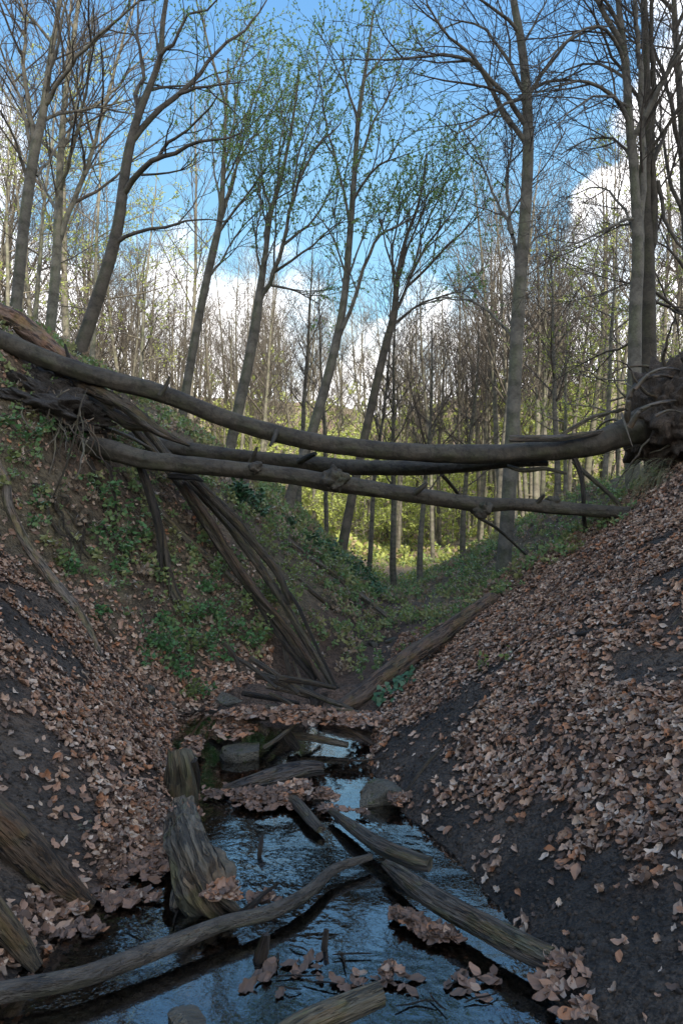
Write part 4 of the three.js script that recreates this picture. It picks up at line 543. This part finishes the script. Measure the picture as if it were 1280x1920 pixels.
stone('mossy block in the ravine bed behind the pole bundle', P(690, 1272, 7.0), .15, .1, .12, 31, M.stoneMoss);
stone('mossy boulder in the ravine bed against the rotten trunk', P(738, 1255, 7.3), .16, .14, .14, 37, M.stoneMoss);
stone('small mossy stone in the ravine bed beside the foot of the poles', P(655, 1285, 6.7), .09, .07, .08, 41, M.stoneMoss);
stone('grey stone at the head of the left pool', onY(430, 1312, .16), .1, .07, .08, 47);
stone('pale pebble between the upper stump and the leaf clump', onY(352, 1412, .05), .05, .04, .05, 53);
{
  const r = rngOf(59); for (let k = 0; k < 9; k++) stone('broken pale rock in the eroded patch of the far slope', ground(670 + 70 * r(), 1170 + 60 * r()), .04 + .05 * r(), .03 + .04 * r(), .05, 60 + k).userData.group = 'rocks of the eroded far slope';
  for (let k = 0; k < 10; k++) { const g = ground(100 + 80 * r(), 1540 + 40 * r()); stone('pale stone chip lying on the bare soil of the left bank', g, .012 + .014 * r(), .01, .014, 90 + k).userData.group = 'stone chips on the left soil'; }
}
// logs on the far left slope
woodThing('slope_log', 'long pale log lying down the green left slope near the ridge', 'log', [[545, 1025, 6, 'g'], [600, 1065, 7, 'g'], [660, 1110, 7, 'g'], [740, 1170, 5, 'g']], M.rotGrey, { sides: 14, step: .06, amp: .12, seed: 170, up: .8 });
woodThing('slope_log', 'pale log on the green slope behind the hanging dead stems', 'log', [[235, 895, 11, 'g'], [270, 935, 11, 'g'], [330, 1000, 9, 'g'], [400, 1060, 8, 'g'], [450, 1105, 7, 'g']], M.rotGrey, { sides: 14, step: .06, amp: .12, seed: 174, up: .8 });
woodThing('slope_log', 'thin dark log lower on the green left slope', 'log', [[530, 1060, 4, 'g'], [580, 1110, 5, 'g'], [630, 1150, 4, 'g']], M.rot, { sides: 12, step: .06, amp: .12, seed: 178, up: .8 });

// ---------------------------------------------------------------- green plants
function shrub(label, base, h, n, leaf, seed, mat, group, spread = .8, name = 'leafy_shrub', lv = 14) {
  const r = rngOf(seed), t = thing(name, label, 'plant', group), lf = new GB(), N = nrm(base.x, -base.z, .2); t.position.copy(base);
  for (let k = 0; k < n; k++) {
    const a = r() * 6.28, d = V(Math.cos(a) * spread, 1, Math.sin(a) * spread).addScaledVector(N, .5).normalize(), q = wobble(V((r() - .5) * h * .5, -.02, (r() - .5) * h * .5), d, h * (.6 + .6 * r()), 6, .16, -.01, r), gb = new GB(); pushTube(gb, q, .0035, .0015, 4); part('stem', gb.geo(), M.twigPale, t);
    for (let i = 0; i < lv; i++) { const [p, D] = at(q, .2 + .8 * r()); const dd = D.multiplyScalar(.25).add(rndDir(r)); dd.y *= .45; pushLeaf(lf, p.addScaledVector(rndDir(r), leaf * .7), dd.normalize(), leaf * (.6 + .7 * r()), r); }
  }
  part('foliage', lf.geo(), mat, t).userData.kind = 'stuff'; return t;
}
{
  let s = 900; const G = 'green herbs of the left slope';
  for (const [x, y, h, n] of [[10, 800, .22, 9], [50, 830, .2, 8], [85, 800, .14, 6], [30, 860, .12, 5], [215, 960, .25, 7], [200, 1010, .2, 7], [235, 1040, .22, 9], [270, 1060, .2, 8], [225, 1075, .16, 7], [290, 1210, .22, 10], [320, 1240, .25, 11], [350, 1225, .24, 10], [385, 1215, .25, 10], [340, 1270, .2, 9], [300, 1170, .15, 6], [330, 1150, .2, 8], [365, 1165, .2, 8], [400, 1160, .24, 9], [430, 1190, .2, 7], [350, 1305, .16, 8], [375, 1300, .14, 6], [380, 1110, .2, 8], [130, 1075, .14, 6], [110, 1060, .12, 5], [175, 1160, .1, 4], [190, 1150, .1, 4], [265, 1240, .16, 6], [450, 1150, .22, 7], [470, 1210, .2, 6], [420, 1240, .2, 7], [255, 1010, .25, 8], [315, 1090, .18, 7], [180, 930, .2, 6], [75, 950, .12, 4], [50, 990, .12, 5], [180, 850, .14, 5], [145, 830, .14, 5]])
    shrub('low bright green herb with small leaflets on the left slope', ground(x, y), h, n, .042, s++, s % 4 ? M.shrubLeaf : M.shrubYellow, G);
  const r = rngOf(950);
  for (let k = 0; k < 34; k++) { const px = 480 + 330 * r(), py = 1030 + 180 * r(), g = ground(px, py); if (-g.z > 20) continue; shrub('scrubby green undergrowth plant on the slope behind the pole bundle', g, .2 + .25 * r(), 6, .04, 1000 + k, k % 3 ? M.shrubYellow : M.shrubLeaf, 'scrub of the back slope', .7, 'scrub_plant', 12); }
  for (let k = 0; k < 16; k++) { const px = 770 + 180 * r(), py = 1010 + 130 * r(), g = ground(px, py); if (-g.z > 24) continue; shrub('loose green bush at the foot of the standing trees beyond the leaf bank', g, .3 + .3 * r(), 7, .045, 1100 + k, k % 3 ? M.shrubLeaf : M.shrubYellow, 'bushes beyond the leaf bank', .8, 'bush', 18); }
  for (let k = 0; k < 22; k++) { const px = 430 + 270 * r(), g = ground(px, 905 + (px - 420) * .68 + 30 * r()); if (-g.z > 18) continue; shrub('dark ivy tuft on the ridge of the left slope', g, .25, 8, .06, 1200 + k, M.ivyLeaf, 'ivy tufts along the ridge', 1, 'ivy_tuft', 14); }
  shrub('yellow-green seedling on the right bank above the long crooked stick', ground(908, 1252), .09, 5, .04, 1301, M.shrubYellow, null, .8, 'seedling', 5);
  shrub('pair of light green seedling leaves higher on the right bank', ground(955, 1238), .09, 5, .04, 1302, M.shrubYellow, null, .8, 'seedling', 4);
}
{ // ivy beside the rotten trunk, each glossy leaf a piece
  const t = thing('ivy_plant', 'glossy dark ivy trailing beside the brown rotten trunk', 'ivy'), r = rngOf(1400), sh = new THREE.Shape(); sh.moveTo(0, 0); sh.bezierCurveTo(.5, -.12, .62, .25, .42, .42); sh.quadraticCurveTo(.3, .7, 0, 1); sh.quadraticCurveTo(-.3, .7, -.42, .42); sh.bezierCurveTo(-.62, .25, -.5, -.12, 0, 0); const g = new THREE.ShapeGeometry(sh, 5), p = g.attributes.position; for (let i = 0; i < p.count; i++) p.setZ(i, -.35 * Math.abs(p.getX(i)) * .5 - .2 * p.getY(i) ** 2); g.computeVertexNormals();
  for (let k = 0; k < 70; k++) { const f = r(), px = lerp(712, 785, f) + 16 * (r() - .5), py = lerp(1322, 1268, f) + 24 * (r() - .5), q = ground(px, py), N = nrm(q.x, -q.z); const m = part('leaf', g, M.ivyLeaf, t); m.position.copy(q).addScaledVector(N, .03 + .07 * r()); m.scale.setScalar(.03 + .02 * r()); m.quaternion.setFromUnitVectors(V(0, 0, 1), N.clone().add(rndDir(r).multiplyScalar(.55)).add(V(0, .1, .5)).normalize()); m.rotateZ(r() * 6.28); }
  for (let k = 0; k < 5; k++) { const gb = new GB(), a = ground(715 + 12 * k, 1325 - 8 * k), b = ground(740 + 10 * k, 1290 - 6 * k); a.y += .03; b.y += .05; pushTube(gb, [a, a.clone().lerp(b, .5).add(V(0, .03, 0)), b], .004, .003, 5); part('stem', gb.geo(), M.rotBrown, t); }
}
{ // grass tuft below the root plate
  const t = thing('grass_tuft', 'hanging tuft of long grass under the root plate', 'grass'), r = rngOf(1500), gb = new GB();
  for (let k = 0; k < 110; k++) { const q = P(1205 + 65 * r(), 862 + 40 * r() - 0.2 * 10, 6.75 + .3 * r()), pts = wobble(q, V(-.6 + .5 * (r() - .5), .5 * r(), .5), .28 + .25 * r(), 6, .1, -.28, r); pushTube(gb, pts, .0025, .0008, 3); }
  part('blades', gb.geo(), M.grass, t).userData.kind = 'stuff';
}
// ---------------------------------------------------------------- dead leaves
{
  const r = rngOf(1700);
  const leafGeo = (curl, bend, lobes, wd) => {
    const nu = 6, nv = lobes ? 4 : 3, p = [], idx = [];
    for (let i = 0; i <= nu; i++) for (let j = 0; j <= nv; j++) { const t = i / nu, s = j / nv * 2 - 1; let w = wd * Math.pow(Math.sin(Math.PI * Math.pow(clamp(t, .02, .985), .82)), .8); if (lobes) w *= (i % 2 ? 1.15 : .72); const x = s * w; p.push(x, t - .5 + (lobes ? .06 * Math.abs(s) : .03 * Math.abs(s)), curl * s * s * wd + bend * (t - .5) ** 2 + .06 * Math.sin(t * 9 + s * 4 + curl * 7)); if (i < nu && j < nv) { const a = i * (nv + 1) + j; idx.push(a, a + 1, a + nv + 1, a + 1, a + nv + 2, a + nv + 1); } }
    const g = new THREE.BufferGeometry(); g.setAttribute('position', new THREE.Float32BufferAttribute(p, 3)); g.setIndex(idx); g.computeVertexNormals(); return g;
  };
  const kinds = [leafGeo(.3, .4, 0, .27), leafGeo(-.25, .7, 0, .24), leafGeo(.8, -.5, 0, .28), leafGeo(.25, .45, 1, .33), leafGeo(.7, .9, 1, .34), leafGeo(.1, .25, 0, .27)];
  const tones = [[.33, .195, .125], [.42, .285, .20], [.20, .12, .08], [.36, .17, .085], [.32, .24, .18], [.52, .40, .30], [.12, .078, .055], [.37, .245, .165]];
  const list = [];                                                       // {pos, normal, size, kind, tone, wet}
  const put = (x, y, d, N, size, tilt, tone) => { const n = N.clone().add(rndDir(r).multiplyScalar(tilt)).normalize(); list.push({ p: V(x, y, -d), n, s: size, k: tone === undefined ? Math.floor(r() * kinds.length) : [0, 5, 3, 5, 0][Math.floor(r() * 5)], c: tone ?? [0, 1, 2, 2, 3, 4, 6, 6, 7, 0, 7, 5][Math.floor(r() * 12)], a: r() * 6.28 }); };
  const scatter = (x0, x1, d0, d1, perM2, f) => { const n = Math.round((x1 - x0) * (d1 - d0) * perM2); for (let i = 0; i < n; i++) { const x = lerp(x0, x1, r()), d = lerp(d0, d1, r()), m = f(x, d); if (r() < m) { const y = H(x, d), N = nrm(x, d); put(x + N.x * .02 * r(), y + .004 + .022 * r() * m, d, N, .018 + .036 * r() + (r() < .1 ? .028 * r() : 0), .1 + .62 * r() * r()); } } };
  const inv = (x, d) => litter(x, d) * clamp(.72 + .75 * fbm(x * 2.6, d * 2.6, 15, 3), .12, 1) + .04;
  scatter(.15, 4.6, 1.2, 7.6, 3700, (x, d) => x < xrT(d) + .02 ? .0 : inv(x, d) * (x > .75 * d + .6 ? .15 : 1));
  scatter(-4.2, -.6, 1.2, 7.2, 3700, (x, d) => x > xlT(d) + .12 ? 0 : inv(x, d) * (1 - .82 * greenT(x, d)) * (x < -.75 * d - .6 ? .15 : 1));
  scatter(-4, 4, 7, 16, 180, (x, d) => .5 * clamp(.5 + fbm(x, d, 3, 2)));
  // leaves heaped on stones, dam and logs: [px, py, height above water, spread in px, number, rise]
  for (const [px, py, h, sx, sy, n, rise, sl] of [[480, 1496, .02, 90, 26, 240, .05], [555, 1484, .03, 44, 22, 110, .06], [430, 1365, .12, 26, 22, 160, .07], [480, 1340, .2, 60, 16, 260, .06], [560, 1340, .22, 70, 18, 360, .06], [640, 1350, .16, 56, 16, 240, .05], [685, 1350, .1, 26, 14, 110, .05], [450, 1365, .12, 40, 16, 160, .05], [360, 1400, .06, 14, 32, 120, .08], [345, 1524, .2, 26, 10, 80, .04], [418, 1672, .1, 28, 24, 70, .05], [765, 1726, .02, 42, 12, 80, .03, 1.3], [820, 1752, .018, 50, 12, 95, .03, 1], [1060, 1805, .1, 40, 30, 26, .02], [1035, 1848, .08, 44, 28, 28, .02], [1080, 1890, .08, 34, 30, 18, .02], [738, 1825, .015, 18, 16, 14, .03], [340, 1420, .22, 22, 10, 50, .03], [608, 1494, .03, 18, 10, 45, .06], [280, 1570, .03, 60, 70, 420, .03], [240, 1640, .02, 50, 40, 200, .02], [330, 1585, .03, 26, 50, 120, .03], [120, 1690, .03, 40, 30, 70, .02], [740, 1500, .04, 20, 14, 40, .04], [640, 1520, .02, 60, 14, 30, .01], [540, 1815, .004, 80, 44, 16, .004], [690, 1840, .004, 90, 34, 14, .004], [900, 1850, .004, 70, 44, 14, .004], [490, 1690, .02, 30, 16, 22, .02], [230, 1690, .012, 60, 24, 60, .012], [150, 1740, .012, 40, 24, 30, .012]]) {
    const sub = Array.from({ length: 6 }, () => [(r() * 2 - 1) * .75, (r() * 2 - 1) * .75, .4 + .6 * r()]);
    for (let i = 0; i < n; i++) { const [a, b, w] = sub[i % 6], u = a + (r() + r() - 1) * w, v = b * (.4 + .6 * (1 - Math.abs(a))) + (r() + r() - 1) * w, q = onY(px + u * sx, py + (v * .8 + (sl ?? 0) * u) * sy, h), y = Math.max(q.y + .7 * rise * Math.max(0, 1 - u * u - v * v) * r(), H(q.x, -q.z) + .01, .006); put(q.x, y, -q.z, V(0, 1, .2).normalize(), .034 + .036 * r(), (h < .05 ? .14 + .5 * r() * r() : .15 + .5 * r()), h < .025 && r() < .8 ? (r() < .6 ? 6 : 2) : [0, 2, 3, 2, 7, 2, 6, 4][Math.floor(r() * 8)]); }
  }
  const obj = new THREE.Object3D(), place = (o, l) => { o.position.copy(l.p); o.quaternion.setFromUnitVectors(V(0, 0, 1), l.n); o.rotateZ(l.a); o.scale.setScalar(l.s); };
  // the 300 leaves that show largest are things of their own
  const seen = l => { const d = -l.p.z, x = 640 + F * l.p.x / d, y = 960 - F * (l.p.y - CY) / d; return x > 8 && x < 1272 && y > 0 && y < 1912 ? l.s / d * Math.max(.15, l.n.dot(V(0, CY, 0).sub(l.p).normalize())) : 0; };
  list.sort((a, b) => seen(b) - seen(a));
  const mats = tones.map(c => new THREE.MeshPhysicalMaterial({ color: rgb(...c), roughness: .78, side: THREE.DoubleSide }));
  const toneN = ['red-brown', 'light brown', 'dark brown', 'rusty', 'grey-brown', 'pale tan', 'blackish', 'mid brown'];
  const where = l => l.p.x > xrT(-l.p.z) - .05 ? ['curled brown leaf lying on the right bank', 'large leaves on the right bank'] : l.p.x < xlT(-l.p.z) + .05 ? ['curled brown leaf lying on the left bank', 'large leaves on the left bank'] : ['brown leaf caught on wood or stone in the brook', 'large leaves in the brook'];
  list.slice(0, 300).forEach(l => { const m = new THREE.Mesh(kinds[l.k], mats[l.c]); place(m, l); const [lab, gr] = where(l); tag(m, lab.replace(/curled brown|brown/, toneN[l.c] + (l.k === 3 || l.k === 4 ? ' lobed' : ' oval')), 'leaf', gr); top(m, 'fallen_leaf'); });
  const rest = list.slice(300), col = new THREE.Color(), white = new THREE.MeshPhysicalMaterial({ color: 0xffffff, roughness: .78, side: THREE.DoubleSide });
  const lit = new THREE.Group(); tag(lit, 'carpet of dead brown leaves covering the banks and the debris dam', 'leaf litter', null, 'stuff'); 
  kinds.forEach((g, k) => { const l = rest.filter(a => a.k === k), im = new THREE.InstancedMesh(g, white, l.length); l.forEach((a, i) => { place(obj, a); obj.updateMatrix(); im.setMatrixAt(i, obj.matrix); const c = tones[a.c], f = .75 + .5 * r(); im.setColorAt(i, col.setRGB(c[0] * f, c[1] * f, c[2] * f)); }); im.name = 'leaves'; im.userData.kind = 'stuff'; finish(im); lit.add(im); });
  top(lit, 'leaf_litter'); console.log('leaves', list.length);
  // soil crumbs and grit on the bare patches
  const cg = new THREE.IcosahedronGeometry(1, 0), cp = cg.attributes.position; for (let i = 0; i < cp.count; i++) { const k = .75 + .5 * hash(Math.round(cp.getX(i) * 9), Math.round(cp.getY(i) * 9 + cp.getZ(i) * 31), 3); cp.setXYZ(i, cp.getX(i) * k, cp.getY(i) * k * .8, cp.getZ(i) * k); } cg.computeVertexNormals();
  const cr = []; for (let i = 0; i < 230000; i++) { const left = r() < .35, x = left ? -4 + 3.4 * r() : .15 + 3.6 * r(), d = 1.3 + 5.6 * r(); if (left ? x > xlT(d) + .05 || x < -.6 * d - .4 : x < xrT(d) - .03 || x > .6 * d + .4) continue; if (r() < .5 * (1.05 - litter(x, d))) cr.push([x, d]); }
  const cm = new THREE.InstancedMesh(cg, new THREE.MeshStandardMaterial({ color: 0xffffff, roughness: 1 }), cr.length); cr.forEach(([x, d], i) => { const q = r(), sz = .0015 + .012 * q * q * q * q * q; obj.position.copy(hp(x, d, sz * .2)); obj.rotation.set(r() * 6, r() * 6, r() * 6); obj.scale.setScalar(sz); obj.updateMatrix(); cm.setMatrixAt(i, obj.matrix); const g = r() < .02 ? .17 + .1 * r() : .03 + .045 * r() * r(); cm.setColorAt(i, col.setRGB(g * 1.2, g * .95, g * .74)); });
  tag(cm, 'loose dark soil crumbs and grit on the bare patches of the banks', 'soil crumbs', null, 'stuff'); top(cm, 'soil_crumbs'); console.log('crumbs', cr.length, 'cover');
  // ground cover: tiny green sprigs over the back slopes
  const gb = new GB(); for (let i = 0; i < 9; i++) pushLeaf(gb, V((r() - .5) * .6, .25 + .5 * r(), (r() - .5) * .6), V(r() - .5, .35 * r(), r() - .5).normalize(), .42, r);
  for (let i = 0; i < 3; i++) pushTube(gb, [V(0, -.1, 0), V((r() - .5) * .5, .5, (r() - .5) * .5)], .02, .01, 3);
  const us = []; for (let i = 0; i < 16000; i++) { const d = 17 + 48 * r(), a = -.55 + 1.15 * r(), x = a * d; if (r() < clamp(.55 + 1.1 * fbm(x * .22, d * .22, 3, 3))) us.push([x, d]); }
  const um = new THREE.InstancedMesh(gb.geo(), leafMat([1, 1, 1], .45), us.length); us.forEach(([x, d], i) => { obj.position.copy(hp(x, d)); obj.rotation.set(0, r() * 6.28, 0); obj.scale.setScalar((.22 + .5 * r() * r()) * (d < 27 ? .5 : 1)); obj.updateMatrix(); um.setMatrixAt(i, obj.matrix); const q = r(); um.setColorAt(i, q < .6 ? col.setRGB(.34, .38, .08) : q < .85 ? col.setRGB(.2, .28, .07) : col.setRGB(.33, .25, .13)); });
  tag(um, 'yellow-green undergrowth covering the wood floor beyond the ravine', 'undergrowth', null, 'stuff'); top(um, 'undergrowth');
  const sp = []; for (let i = 0; i < 60000; i++) { const d = 5.6 + 17 * r(), x = -6 + 11 * r(), m = Math.max(greenT(x, d), sstep(6.2, 7.2, d)) * (d > 9 && x > xrT(d) ? .38 : 1) * clamp(.42 + 1.0 * fbm(x * 1.1, d * 1.1, 11, 3)); if (r() < m) sp.push([x, d]); }
  const gm = new THREE.InstancedMesh(gb.geo(), leafMat([1, 1, 1], .35), sp.length); sp.forEach(([x, d], i) => { obj.position.copy(hp(x, d)); obj.quaternion.setFromUnitVectors(V(0, 1, 0), nrm(x, d).add(V(0, .6, 0)).add(rndDir(r).multiplyScalar(.4)).normalize()); obj.rotateY(r() * 6.28); obj.scale.setScalar((.045 + .085 * r()) * (d > 9 ? 1.3 : 1)); obj.updateMatrix(); gm.setMatrixAt(i, obj.matrix); const q = r(); gm.setColorAt(i, q < .45 ? col.setRGB(.16, .25, .08) : q < .74 ? col.setRGB(.28, .29, .10) : col.setRGB(.30, .22, .14)); });
  tag(gm, 'low green ground cover over the slopes behind the pole bundle', 'ground cover', null, 'stuff'); top(gm, 'ground_cover');
}
if (0) { let t = 0; const u = new Set(); let uq = 0; scene.traverse(o => { if (o.isMesh && !o.isInstancedMesh) { const n = o.geometry.index ? o.geometry.index.count / 3 : o.geometry.attributes.position.count / 3; t += n; if (!u.has(o.geometry)) { u.add(o.geometry); uq += n; } } }); console.log('triangles', t, 'unique', uq); }
renderer.render(scene, camera);
